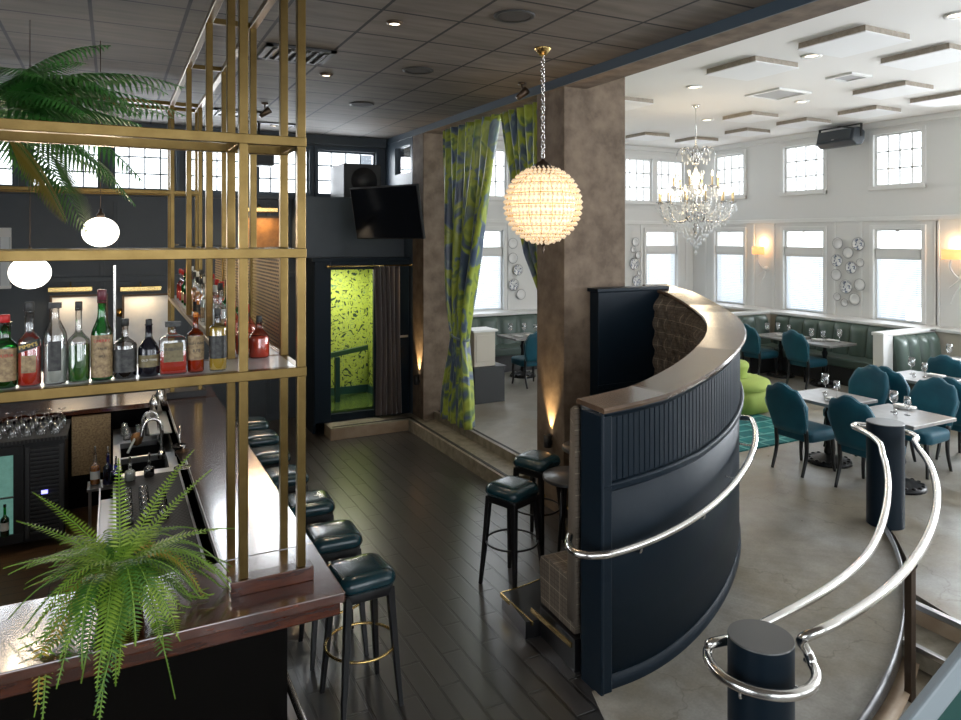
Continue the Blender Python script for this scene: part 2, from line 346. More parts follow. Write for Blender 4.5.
M['panelside'] = mat('taupe_panel_edge', (.40, .35, .29), .8, var=(20, (.30, .26, .21)))  # taupe paints in the shade on the sides of the white panels
M['rimgrey'] = mat('grey_glazed_rim', (.22, .22, .23), .3)  # stands in for the shadow round the wall plates
def _conc():
    m = bpy.data.materials.new('polished_concrete'); m.use_nodes = True
    nt = m.node_tree; L = nt.links.new; b = nt.nodes['Principled BSDF']; tc = nt.nodes.new('ShaderNodeTexCoord')
    def noise(s, d, r0, r1, c0, c1, dist=0):
        n = nt.nodes.new('ShaderNodeTexNoise'); n.inputs['Scale'].default_value = s; n.inputs['Detail'].default_value = d; n.inputs['Distortion'].default_value = dist
        L(tc.outputs['Object'], n.inputs['Vector']); r = nt.nodes.new('ShaderNodeValToRGB')
        r.color_ramp.elements[0].position = r0; r.color_ramp.elements[1].position = r1
        r.color_ramp.elements[0].color = (*c0, 1); r.color_ramp.elements[1].color = (*c1, 1); L(n.outputs['Fac'], r.inputs[0]); return n, r
    def mul(a, c, f):
        x = nt.nodes.new('ShaderNodeMixRGB'); x.blend_type = 'MULTIPLY'; x.inputs[0].default_value = f; L(a, x.inputs[1]); L(c, x.inputs[2]); return x.outputs[0]
    n1, r1 = noise(.9, 4, .36, .64, (.30, .26, .195), (.42, .41, .385), .6)
    n2, r2 = noise(6, 6, .3, .7, (.62, .60, .56), (1, 1, 1))
    n3, r3 = noise(60, 2, .3, .7, (.78, .78, .78), (1, 1, 1))
    v = nt.nodes.new('ShaderNodeTexVoronoi'); v.feature = 'DISTANCE_TO_EDGE'; v.inputs['Scale'].default_value = .55
    nd = nt.nodes.new('ShaderNodeTexNoise'); nd.inputs['Scale'].default_value = 3; nd.inputs['Detail'].default_value = 5
    L(tc.outputs['Object'], nd.inputs['Vector'])
    ad = nt.nodes.new('ShaderNodeMixRGB'); ad.blend_type = 'LINEAR_LIGHT'; ad.inputs[0].default_value = .25; L(tc.outputs['Object'], ad.inputs[1]); L(nd.outputs['Color'], ad.inputs[2]); L(ad.outputs[0], v.inputs['Vector'])
    rv = nt.nodes.new('ShaderNodeValToRGB'); rv.color_ramp.elements[0].position = .001; rv.color_ramp.elements[1].position = .004
    rv.color_ramp.elements[0].color = (.6, .57, .53, 1); L(v.outputs['Distance'], rv.inputs[0])
    c = mul(mul(mul(r1.outputs[0], r2.outputs[0], .8), r3.outputs[0], .7), rv.outputs[0], .7)
    L(c, b.inputs['Base Color']); b.inputs['Specular IOR Level'].default_value = .6
    mr = nt.nodes.new('ShaderNodeMapRange'); mr.inputs['To Min'].default_value = .2; mr.inputs['To Max'].default_value = .5; L(n2.outputs['Fac'], mr.inputs['Value']); L(mr.outputs[0], b.inputs['Roughness'])
    return m
M['concrete'] = _conc()
# ------------------------------------------------------------------ room shell
YB, XW, XL, YF = 12.5, 12.1, -3.5, -2.5
BCZ, DCZ, DZ = 4.39, 4.84, .27
YC = 11.07      # back wall of the bar side
def wall(name, frame, a0, a1, z0, z1, holes, m, t=.2):
    """frame maps (along, inward, up) to the room; cells that are not a hole are filled"""
    A = sorted({a0, a1, *[h[0] for h in holes], *[h[1] for h in holes]}); Z = sorted({z0, z1, *[h[2] for h in holes], *[h[3] for h in holes]})
    g = G()
    for p, q in zip(A, A[1:]):
        for r, s in zip(Z, Z[1:]):
            c, d = (p + q) / 2, (r + s) / 2
            if any(h[0] < c < h[1] and h[2] < d < h[3] for h in holes): continue
            u, v = frame(p, 0, r), frame(q, -t, s)
            g.box(*u, *v)
    o = g.build(name, m); return struct(o)
back = lambda a, n, z: (a, YB - n, z)
right = lambda a, n, z: (XW - n, a, z)
side = lambda a, n, z: (3.97 - n, a, z)
barback = lambda a, n, z: (a, YC - n, z)
front = lambda a, n, z: (a, YF + n, z)
left = lambda a, n, z: (XL + n, a, z)
WN = [0]
def light(name, loc, rot, sx, sy, L, col=(1, 1, 1), spread=None):
    d = bpy.data.lights.new(name, 'AREA'); d.shape = 'RECTANGLE'; d.size = sx; d.size_y = sy
    d.energy = L * PI * sx * sy; d.color = col
    o = bpy.data.objects.new(name, d); COL.objects.link(o); o.location = loc; o.rotation_euler = rot
    if spread: d.spread = spread
    return o
SKY = (.90, .95, 1.0)
def window(frame, a0, a1, z0, z1, cols, rows, m='trim', hopper=None, L=9., rot=None, out=.35, casing=.07):
    WN[0] += 1
    root = bpy.data.objects.new('window_%d' % WN[0], None); COL.objects.link(root); struct(root)
    g = G()
    def b(p, q, n0, n1, r, s): g.box(*frame(p, n0, r), *frame(q, n1, s))
    c = casing; bw_ = .010 if m == 'blueframe' else .012
    for (p, q, r, s) in ((a0 - c, a0, z0 - c, z1 + c), (a1, a1 + c, z0 - c, z1 + c), (a0, a1, z1, z1 + c)): b(p, q, 0, .03, r, s)
    b(a0 - c, a1 + c, 0, .07, z0 - c, z0)
    f = .03
    for (p, q, r, s) in ((a0, a0 + f, z0, z1), (a1 - f, a1, z0, z1), (a0 + f, a1 - f, z1 - f, z1), (a0 + f, a1 - f, z0, z0 + f)): b(p, q, -.12, -.04, r, s)
    g.build('window_frame', m, root, .004, 1)
    g = G()
    if hopper:
        b(a0 + f, a1 - f, -.12, -.0, hopper - .07, hopper + .06); b(a0 + .02, a1 - .02, -.08, .012, hopper + .06, hopper + .08)
        g.build('transom', m, root, .004, 1); g = G()
        am = (a0 + a1) / 2
        b(am - .03, am + .03, -.05, .0, z1 - .05, z1 - .02)
        g.build('latch', 'chrome', root); g = G()
    if cols > 1 or rows > 1:
        for i in range(1, cols): a = a0 + (a1 - a0) * i / cols; b(a - bw_, a + bw_, -.10, -.07, z0, z1)
        for i in range(1, rows): z = z0 + (z1 - z0) * i / rows; b(a0, a1, -.10, -.07, z - bw_, z + bw_)
        g.build('glazing_bars', m, root); g = G()
    b(a0 + f, a1 - f, -.09, -.085, z0 + f, z1 - f); g.build('glass', 'glwhite', root)
    ctr = frame((a0 + a1) / 2, -out, (z0 + z1) / 2)
    if L: light('daylight', ctr, rot, (a1 - a0) + .5, (z1 - z0) + .4, L, SKY)  # sky light at seen windows, added fill at unseen ones
    return root
RB, RR_, RF = (R(-90), 0, 0), (R(90), 0, R(90)), (R(90), 0, 0)

# holes
bar_w = [(-2.94, -2.12), (-1.95, -1.15), (-.97, -.16), (0, .805), (.97, 1.77), (1.95, 2.72), (2.85, 3.81)]
wall('wall_back_bar', barback, XL, 3.97, 0, 4.6, [(a, b, 3.46, 4.17) for a, b in bar_w], 'navywall')
for a, b in bar_w: window(barback, a, b, 3.46, 4.17, 4, 3, 'blueframe', L=LBAR, rot=RB, casing=.05)
lowB = [(10.69, 11.61), (8.35, 9.25), (6.08, 6.99)]; upB = [(10.1, 10.87), (11.01, 11.83), (8.1, 8.9), (9.0, 9.75), (5.3, 6.07), (6.2, 7.08)]
wall('wall_back_dining', back, 3.97, XW, 0, 4.9, [(a, b, 1.33, 2.94) for a, b in lowB] + [(a, b, 3.6, 4.56) for a, b in upB], 'white')
lowR = [(10.98, 11.81), (9.04, 9.95), (7.18, 8.03), (5.25, 6.1), (3.3, 4.15), (1.4, 2.25), (-.5, .35)]
wall('wall_right', right, YF, YB + .2, 0, 4.9, [(a, b, 1.33, 2.94) for a, b in lowR] + [(a, b, 3.7, 4.62) for a, b in lowR], 'white')
BL = []
for fr, rot, lows, ups, zz in ((back, RB, lowB, upB, (3.6, 4.56)), (right, RR_, lowR, lowR, (3.7, 4.62))):
    for a, b in lows:
        w_ = window(fr, a, b, 1.33, 2.94, 1, 1, 'trim', hopper=2.52, L=LLOW if (a > 6.5 or fr is back) else LOFF, rot=rot); BL.append((fr, a, b))  # right-wall windows out of view are overbright as added fill
    for a, b in ups: window(fr, a, b, zz[0], zz[1], 4, 3, 'trim', L=LV if (a > 6.5 or fr is back) else LOFF, rot=rot)
# inner blue wall beside the pillar with its borrowed light
wall('wall_side_blue', side, 9.87, YB, 0, BCZ, [(9.95, 10.61, 3.78, 4.2)], 'blueframe', t=.15)
WN[0] += 1
g = G().box(4.02, 9.95, 3.78, 4.025, 10.61, 4.2); struct(g.build('window_%d' % WN[0], 'glwhite'))
wall('wall_left', left, YF, YB, 0, 4.9, [(-1.0, 3.0, .9, 3.6)], 'navywall')
wall('wall_front', front, XL, XW, 0, 4.9, [(-1.5, 1.5, 1.2, 4.2), (2.2, 4.6, 1.2, 4.2), (6, 9.5, 1.0, 4.2), (10, 11.6, 1.0, 4.2)], 'white')
for a, b in ((-1.5, 1.5), (2.2, 4.6), (6, 9.5), (10, 11.6)):
    window(front, a, b, 1.2, 4.2, 4, 3, 'trim', L=LFILL, rot=RF)  # unseen front windows, put in for soft fill
window(left, -1.0, 3.0, .9, 3.6, 5, 3, 'blueframe', L=LFILL, rot=(R(90), 0, R(-90)))  # unseen left window, its lamp added as fill

# ceilings and beam
struct(G().box(XL, YF, BCZ, 3.975, YC + .1, BCZ + .1).build('ceiling_bar', 'ceil'))
struct(G().box(4.24, YF, DCZ, XW, YB, DCZ + .1).build('ceiling_dining', 'ceilwhite'))
o = struct(G().box(3.972, YF, 4.30, 4.26, YB, 4.9).build('trim_1', 'suede'))
o.name = 'trim_1'
struct(G().box(3.955, YF, 4.30, 3.971, YC, BCZ).build('trim_2', 'blueframe'))
struct(G().box(XL, YC - .12, 4.25, 3.95, YC, BCZ).build('trim_3', 'navywall'))
# mouldings of the dining room
g = G()
g.box(4.2, YB - .035, 3.08, XW, YB, 3.16); g.box(XW - .035, YF, 3.08, XW, YB, 3.16)
g.box(4.2, YB - .05, 4.74, XW, YB, DCZ); g.box(XW - .05, YF, 4.74, XW, YB, DCZ)
struct(g.build('trim_4', 'trim', bevel=.008))
g = G()
for y in (12.1, 10.72, 10.2, 8.82, 8.28, 6.95, 6.9 + .02, 6.4): g.box(XW - .015, y - .025, 1.3, XW, y + .025, 3.08)
for x in (11.9, 10.55, 10.0, 7.12, 7.9): g.box(x - .025, YB - .015, 1.3, x + .025, YB, 3.08)
g.box(4.2, YB - .02, 3.44, XW, YB, 3.5); g.box(4.2, YB - .02, 4.62, XW, YB, 4.66)
struct(g.build('trim_5', 'trim'))
# panelling of the dark back wall
g = G()
for x in (-2.6, -1.4, -.13, .03, 1.0, 2.1): g.box(x - .03, YC - .02, .1, x + .03, YC, 3.3)
g.box(XL, YC - .03, 2.18, 3.95, YC, 2.26); g.box(XL, YC - .09, 3.37, 3.95, YC, 3.42)
struct(g.build('trim_6', 'navywall', bevel=.006))

# floors
arcp = lambda r, a, b, n: [(2.6 + r * cos(R(a + (b - a) * i / n)), 6.97 + r * sin(R(a + (b - a) * i / n))) for i in range(n + 1)]
struct(G().prism([(.55, YF), (2.2, YF)] + arcp(4.59, -95, -60, 20) + [(4.9, 3.05), (4.9, YB), (.55, YB)], -.12, 0).build('floor_bar', 'planks'))
struct(G().box(XL, YF, -.12, .55, YB, 0).build('floor_behind_bar', 'tanplanks'))
struct(G().prism([(2.2, YF), (4.95, YF), (4.95, 3.05)] + arcp(4.59, -60, -95, 20), -.12, -.02).build('floor_landing', 'concrete'))
C1, R1 = (2.8, 6.2), 2.7
C2, R2 = (2.6, 6.97), 4.6
def on(c, r, t): return (c[0] + r * cos(R(t)), c[1] + r * sin(R(t)))
pl = [(4.15, 12.5), (4.15, 6.7), (5.2, 6.7)] + [on(C1, R1 - .12, t) for t in range(8, -41, -4)] + [on(C2, R2 + .02, t) for t in (-40.5, -45, -50, -55, -58)] + [(4.92, 2.6), (4.92, YF), (XW, YF), (XW, 12.5)]
struct(G().prism(pl[::-1], -.1, DZ).build('floor_dining', 'concrete'))
def rampz(f): return DZ * sm(.1, .93, f)
lo = []
NR = 40
for i in range(NR + 1):
    f = i / NR; a = on(C1, R1 - .05, -94 + 56 * f); b = on(C2, R2 - .03, -95 + 55 * f); z = rampz(f) + .006 * (1 - f) + .0005
    lo.append([(a[0], a[1], z), (b[0], b[1], z), (b[0], b[1], -.05), (a[0], a[1], -.05)])
struct(G().loft(lo, smooth=False).build('floor_ramp', 'concrete'))
# steel kerb of the ramp and the concrete rim outside it
lo = []; lr = []
for i in range(NR + 1):
    f = i / NR; t = -95 + 55 * f; z = rampz(f)
    lo.append([(*on(C2, R2 - .045, t), z + .05), (*on(C2, R2 - .030, t), z + .05), (*on(C2, R2 - .030, t), -.03), (*on(C2, R2 - .045, t), -.03)])
    lr.append([(*on(C2, R2 - .03, t), .03), (*on(C2, R2 + .07, t), .03), (*on(C2, R2 + .05, t), -.04), (*on(C2, R2 - .03, t), -.04)])
struct(G().loft(lo).build('trim_7', 'darksteel')); struct(G().loft(lr).build('trim_8', 'tanwood'))
# right-hand steps down to the landing
struct(G().box(4.64, YF, 0, 4.93, 2.97, .135).build('floor_step', 'stepstone'))
g = G(); g.box(4.905, YF, DZ - .03, 4.95, 2.98, DZ + .006); g.box(4.63, YF, .11, 4.67, 2.97, .141); struct(g.build('trim_9', 'steel'))
struct(G().box(4.915, YF, .13, 4.925, 2.98, DZ - .03).build('trim_10', 'tanwood'))
# left-hand steps up to the dining room
poly = [(2.66, 9.6), (3.8, 9.6), (3.8, 6.75), (4.2, 6.75), (4.2, 9.95), (2.66, 9.95)]
struct(G().prism(poly, 0, .16).build('floor_landing_step', 'stepstone'))
g = G(); g.box(2.655, 9.592, .0, 3.8, 9.602, .15); struct(g.build('trim_11', 'tanwood'))
g = G(); g.box(2.7, 9.66, .155, 3.86, 9.70, .164); g.box(3.84, 6.75, .155, 3.88, 9.70, .164); g.box(4.19, 6.75, DZ - .01, 4.225, 9.45, DZ + .003); struct(g.build('trim_12', 'blackmatte'))
struct(G().box(4.14, 6.75, .155, 4.152, 9.45, DZ).build('trim_13', 'stepstone'))
# pillars
struct(G().box(3.97, 9.45, .16, 4.39, 9.86, 4.31).build('pillar', 'suede', bevel=.006))
struct(G().box(3.99, 5.89, 0, 4.76, 6.40, 4.83).build('pillar', 'suede', bevel=.008))

# ------------------------------------------------------------------ things of the dining walls
def placer(n, words): return words
for i, (fr, a, b) in enumerate(BL):
    if i in (1, 6, 7, 8, 9): continue
    nm = {0: 'white slatted blind on the back wall window behind the chandelier', 2: 'white slatted blind on the back window seen between the parted curtains', 3: 'white slatted blind on the side wall window next to the room corner',
          4: 'white slatted blind on the middle side wall window, left of the plate cluster', 5: 'white slatted blind on the side wall window right of the plates'}[i]
    p0 = fr((a + b) / 2, 0, 1.33)
    root = thing('window_blind', nm, 'blind', p0, group='venetian blinds in the dining room windows')
    P = Vector(p0)
    g = G(); g.T = Matrix.Translation(-P)
    z = 1.37; k = 0
    while z < 2.42:
        til = .014
        a0_, a1_ = a + .035, b - .035
        if i == 5 and z < 1.62:
            a1_ = b - .035; a0_ = a + .30
            # lower corner left open: only thin edges of the flat slats
            u, v = fr(a + .035, -.055, z), fr(a + .30, -.015, z + .002); g.box(*u, *v)
        q = [fr(a0_, -.052, z + til), fr(a1_, -.052, z + til), fr(a1_, -.018, z - til), fr(a0_, -.018, z - til)]
        g.add(q, [(0, 1, 2, 3)], smooth=False); z += .036
    g.build('slats', 'blindw', root, fix=False)
    g = G(); g.T = Matrix.Translation(-P); g.box(*fr(a + .03, -.06, 2.41), *fr(b - .03, -.01, 2.45)); g.build('head_rail', 'trim', root)
    g = G(); g.T = Matrix.Translation(-P); g.tube([fr(a + .09, -.008, 2.42), fr(a + .09, -.008, 1.8)], .004, 5); g.build('cord', 'trim', root)
P2 = [(8.72, 2.68, 0.105, 0), (8.31, 2.67, 0.12, 1), (8.51, 2.51, 0.103, 0), (8.74, 2.36, 0.116, 1), (8.27, 2.33, 0.075, 0), (8.45, 2.24, 0.113, 1), (8.75, 2.09, 0.105, 0), (8.55, 1.88, 0.125, 1), (8.28, 1.93, 0.107, 0), (8.73, 1.68, 0.072, 0), (8.58, 1.58, 0.071, 0), (8.38, 1.66, 0.108, 0)]
PB = [(10.36, 2.69, 0.096, 0), (10.3, 2.52, 0.068, 0), (10.44, 2.4, 0.082, 0), (10.33, 2.2, 0.13, 1), (10.47, 2.0, 0.055, 0), (10.4, 1.82, 0.123, 1)]
PC = [(7.2, 2.67, 0.106, 0), (7.2, 2.37, 0.106, 0), (7.32, 2.13, 0.111, 1), (7.22, 1.83, 0.118, 1), (7.39, 1.63, 0.103, 0)]
L2 = ['plain white wall plate, top left of the cluster between the side windows', 'blue figured wall plate, top right of the cluster between the side windows', 'plain white wall plate just below the two topmost of the side cluster',
      'blue figured wall plate at the left edge of the side wall cluster', 'small plain wall plate on the right side of the cluster, above its centre', 'blue patterned wall plate in the centre of the side wall cluster',
      'plain white wall plate under the left figured one in the side cluster', 'largest figured wall plate, low in the side wall cluster', 'plain white wall plate right of the lowest figured one, side cluster',
      'small plain wall plate at the lower left of the side cluster', 'smallest and lowest plain plate of the side wall cluster', 'plain white plate at the lower right of the side wall cluster']
LB = ['plain wall plate topmost beside the big brown pillar', 'small plain wall plate second from the top beside the pillar', 'plain wall plate third from the top beside the pillar', 'larger figured wall plate beside the brown pillar', 'tiny plain wall plate between two figured ones by the pillar', 'figured wall plate lowest beside the brown pillar, above the booth']
LC = ['plain wall plate topmost of those seen between the curtains', 'second plain wall plate from the top between the curtains', 'figured wall plate third from the top between the curtains', 'black figured wall plate fourth from the top between the curtains', 'plain wall plate lowest of those seen between the curtains']
def plate_on(fr, a, z, r, k, lab, grp):
    p = fr(a, .004, z)
    root = thing('wall_plate', lab, 'plate', p, group=grp)
    ax = Vector(fr(0, 1, 0)) - Vector(fr(0, 0, 0)); rot = Vector((0, 0, 1)).rotation_difference(ax).to_matrix().to_4x4()
    g = G(); g.T = rot
    g.lathe([(.001, .012), (r * .6, .012), (r, .034), (r * .99, .039), (r * .66, .020), (.001, .018)], n=28, cap=False)
    g.build('plate_body', 'porcelain', root)
    g = G(); g.T = rot; g.lathe([(.001, .0205), (r * .64, .0215), (r * .9, .0345)] if k else [(r * .62, .021), (r * .65, .0225), (r * .68, .0225)], n=28, cap=False)
    g.build('decoration' if k else 'well_ring', 'figure' if k else 'trim', root)
    g = G(); g.T = rot; g.tube([(r * cos(2 * PI * i / 32), r * sin(2 * PI * i / 32), .036) for i in range(32)], .0045, 5, closed=True); g.build('rim', 'rimgrey', root)  # dark ring added as the plate's shadow outline
for q, l in zip(P2, L2): plate_on(right, *q, l, 'plates on the side wall')
for q, l in zip(PB, LB): plate_on(back, *q, l, 'plates on the back wall by the pillar')
for q, l in zip(PC, LC): plate_on(back, *q, l, 'plates on the back wall between the curtains')
def sconce(y, lab):
    root = thing('wall_sconce', lab, 'wall lamp', (XW, y, 2.2), group='antler wall lamps')
    lo = []
    for z in (.24, .40):
        lo.append([(-.16 + .0 * z - .10 * sin(PI * j / 12) , .15 * cos(PI * j / 12), z) for j in range(13)] + [(-.15, -.14, z), (-.15, .14, z)])
    G().loft(lo).build('shade', 'warm', root)
    pts = [(-.17, 0, .26), (-.17, .02, .12), (-.14, -.03, .0), (-.08, -.10, -.1), (-.07, -.07, -.22), (-.09, .0, -.34), (-.10, .05, -.5)]
    P = smoothpts(pts, 5); G().tube(P, .02, 7, radii=[.022 - .018 * i / len(P) for i in range(len(P))]).build('arm', 'trim', root)
    G().sphere((-.06, -.11, -.06), .055).build('wall_boss', 'trim', root)
    G().tube(smoothpts([(-.08, -.08, -.08), (-.12, -.02, -.16), (-.12, .05, -.22)], 4), .01, 6).build('branch', 'trim', root)
    d = bpy.data.lights.new('sconce_bulb', 'POINT'); d.energy = 3; d.color = (1, .62, .3); d.shadow_soft_size = .04
    o = bpy.data.objects.new('sconce_bulb', d); COL.objects.link(o); o.parent = root; o.location = (-.09, 0, .48)
def smoothpts(P, n=6):
    P = [Vector(q) for q in P]; out = []
    for i in range(len(P) - 1):
        a, b, c, d = P[max(i - 1, 0)], P[i], P[i + 1], P[min(i + 2, len(P) - 1)]
        for k in range(n):
            t = k / n
            out.append(.5 * ((2 * b) + (c - a) * t + (2 * a - 5 * b + 4 * c - d) * t * t + (3 * b - a - 3 * c + d) * t ** 3))
    out.append(P[-1]); return out
sconce(10.45, 'amber shaded wall lamp on a white antler arm, between the two far side windows')
sconce(6.62, 'amber shaded wall lamp on a white antler arm, at the right edge past the plates')

# ceiling panels, vents, lamps of the dining room
XS = [(6.4, 7.12), (7.78, 8.42), (9.15, 9.79), (10.46, 11.1)]; YS = [(4.33, 5.1), (5.64, 6.4), (6.9, 7.58), (8.14, 8.78), (9.42, 9.98), (10.72, 11.34)]
rows = {0: 'nearest row', 1: 'second row', 2: 'third row', 3: 'fourth row', 4: 'fifth row', 5: 'last row by the back wall'}
here = [(0, 0), (1, 0), (0, 1), (2, 1), (3, 1), (3, 2), (2, 3), (3, 3), (0, 3), (3, 4), (2, 5), (3, 5), (1, 5)]
colsn = ['above the ramp side', 'second from the beam', 'third from the beam', 'closest to the side wall']
for i, j in here:
    (x0, x1), (y0, y1) = XS[i], YS[j]
    o = G().box(x0, y0, DCZ - .070, x1, y1, DCZ - .060).build('ceiling_panel', 'panel')
    tag(o, 'white square ceiling panel, %s, %s' % (rows[j], colsn[i]), 'ceiling panel', 'raised ceiling panels of the dining room')
    s_ = G(); s_.box(x0 + .01, y0 + .01, DCZ - .0605, x1 - .01, y1 - .01, DCZ - .0005); s_.build('panel_side', 'panelside', o)
for (x0, x1, y0, y1), l in zip([(8.06, 8.72, 6.7, 7.3), (8.1, 8.5, 5.66, 6.03), (9.3, 9.7, 11.9, 12.2)], ['large grey square ceiling vent in the middle of the white ceiling', 'small beige square ceiling vent near the large one', 'small ceiling vent close to the back wall']):
    r_ = thing('ceiling_vent', l, 'vent', ((x0 + x1) / 2, (y0 + y1) / 2, DCZ), group=None)
    w, h = (x1 - x0) / 2, (y1 - y0) / 2
    g = G(); g.box(-w, -h, -.025, w, -h + .05, 0); g.box(-w, h - .05, -.025, w, h, 0); g.box(-w, -h + .05, -.025, -w + .05, h - .05, 0); g.box(w - .05, -h + .05, -.025, w, h - .05, 0); g.build('vent_frame', 'trim', r_)
    G().box(-w + .05, -h + .05, -.012, w - .05, h - .05, 0).build('grille', 'ventgrey', r_)
for i, (x, y) in enumerate([(7.0, 7.21), (6.97, 5.36), (6.87, 3.76), (9.19, 7.24), (9.17, 9.13)]):
    r_ = thing('recessed_light', ['round recessed lamp left of the chandelier rod', 'round recessed lamp between the nearest ceiling panels', 'round recessed lamp at the top right edge', 'round recessed lamp beside the large vent', 'round recessed lamp just right of the chandelier rod'][i], 'ceiling lamp', (x, y, DCZ), group='recessed lamps in the white ceiling')
    G().lathe([(.07, 0), (.11, 0), (.105, -.02), (.07, -.012)], n=24, cap=False).build('trim_ring', 'trim', r_)
    G().lathe([(.001, -.006), (.07, -.006)], n=24, cap=False).build('lens', 'downlight', r_)
# loudspeaker on its bracket
root = thing('loudspeaker', 'dark grey loudspeaker hanging in a bracket high on the white side wall', 'loudspeaker', (11.75, 8.45, 4.6), R(-6))
prof = [(-.12, -.13), (.0, -.17), (.12, -.13), (.16, 0), (.12, .13), (-.02, .16), (-.14, .10)]
g = G(); g.T = Matrix.Rotation(R(18), 4, 'Y'); g.loft([[(x, -.40, z) for x, z in prof], [(x, .40, z) for x, z in prof]], smooth=False); g.build('cabinet', 'plastic', root, .015)
g = G(); g.T = Matrix.Rotation(R(18), 4, 'Y'); g.box(-.155, -.36, -.10, -.13, .36, .08); g.build('grille', 'plastic', root)
g = G(); g.box(-.02, -.46, -.02, .02, -.44, .2); g.box(-.02, .44, -.02, .02, .46, .2); g.box(-.02, -.46, .19, .02, .46, .21); g.box(-.03, -.03, .2, .35, .03, .215); g.box(.33, -.06, .1, .35, .06, .25); g.build('bracket', 'blackmatte', root)
g = G(); g.T = Matrix.Rotation(R(18), 4, 'Y'); g.box(-.158, -.03, -.10, -.154, .03, -.085); g.build('badge', 'steel', root)
# ------------------------------------------------------------------ bar
bar = thing('bar_counter', 'dark glossy wooden bar counter running along the stools and around its near corner', 'bar', (1.0, 3.35, 0))
def ob(x, y, z=0): 
    g = G(); g.T = Matrix.Translation((-x, -y, -z)); return g
B0 = (1.0, 3.35)
ob(*B0).box(.5, 3.97, 1.03, 1.0, 8.1, 1.08).build('long_top', 'barwood', bar, .006)
ob(*B0).box(-2.6, 3.35, 1.03, 1.0, 3.965, 1.08).build('near_top', 'barwoodx', bar, .006)
ob(*B0).box(-2.6, 8.105, 1.03, 1.0, 8.72, 1.08).build('far_top', 'barwoodx', bar, .006)
g = ob(*B0); g.box(.70, 3.62, 0, .78, 8.5, 1.03); g.build('front_panel', 'barblack', bar)
g = ob(*B0); g.box(-2.6, 3.60, 0, .70, 3.66, 1.03); g.build('end_panel', 'barblack', bar)
g = ob(*B0); g.box(-2.6, 8.42, 0, .70, 8.5, 1.03); g.build('far_panel', 'barblack', bar)
g = ob(*B0); g.box(-2.6, 3.37, .965, .98, 3.43, 1.03); g.box(.92, 3.43, .965, .98, 8.7, 1.03); g.build('apron', 'mahogany', bar, .005)
g = ob(*B0); g.tube([(.92, 3.75, .16), (.92, 8.4, .16)], .022, 10); g.build('foot_rail', 'chrome', bar)
for k in range(5):
    g = ob(*B0); y = 3.9 + k * 1.05; g.tube([(.92, y, .16), (.78, y, .10)], .012, 6); g.build('rail_bracket', 'chrome', bar)
g = ob(*B0); g.box(.50, 3.30 + .66, 1.079, .505, 8.1, 1.083); g.build('inlay_strip', 'steel', bar)

# stainless under-bar station on the bartender's side
st = thing('underbar_station', 'stainless steel sink and ice station behind the bar counter', 'sink unit', (.25, 6.3, 0))
U = (.25, 6.3)
g = ob(*U); g.box(.0, 4.4, .80, .5, 6.55, .85); g.box(.0, 7.5, .80, .5, 8.1, .85); g.box(.0, 6.55, .80, .06, 7.5, .85); g.box(.42, 6.55, .80, .5, 7.5, .85); g.box(.06, 6.98, .80, .42, 7.02, .85); g.build('work_top', 'steel', st, .004)
g = ob(*U); g.box(.06, 6.55, .55, .42, 6.98, .56); g.box(.055, 6.55, .55, .065, 6.98, .80); g.box(.415, 6.55, .55, .425, 6.98, .80); g.box(.06, 6.545, .55, .42, 6.555, .80); g.box(.06, 6.975, .55, .42, 6.985, .80); g.build('sink_basin', 'iron', st)
g = ob(*U); g.box(.06, 7.02, .55, .42, 7.5, .56); g.box(.06, 7.49, .55, .42, 7.5, .8); g.box(.055, 7.02, .55, .065, 7.5, .80); g.build('rinse_basin', 'iron', st)
g = ob(*U); g.box(.02, 4.4, .0, .5, 8.1, .80) if False else g.box(.03, 4.4, .05, .06, 8.1, .80); g.build('front_skirt', 'steel', st)
g = ob(*U); g.tube(smoothpts([(.38, 6.85, .85), (.38, 6.85, 1.12), (.33, 6.85, 1.20), (.25, 6.84, 1.18), (.22, 6.83, 1.06)], 5), .016, 8); g.lathe([(.03, .85), (.03, .9), (.015, .92)], (.38, 6.85, 0)); g.build('tap', 'chrome', st)
g = ob(*U); g.tube(smoothpts([(.38, 7.3, .85), (.38, 7.3, 1.05), (.34, 7.3, 1.16), (.26, 7.3, 1.14), (.24, 7.3, 1.04)], 5), .014, 8); g.build('far_tap', 'chrome', st)
g = ob(*U); g.box(-.10, 5.0, .62, .0, 6.6, .64); g.box(-.10, 5.0, .64, -.09, 6.6, .74); g.build('speed_rail', 'steel', st)
tag(G().box(.30, 7.2, .97, .49, 8.09, .985).build('cutting_board', 'frost', bevel=.004), 'white board lying at the far inner edge of the bar', 'board')
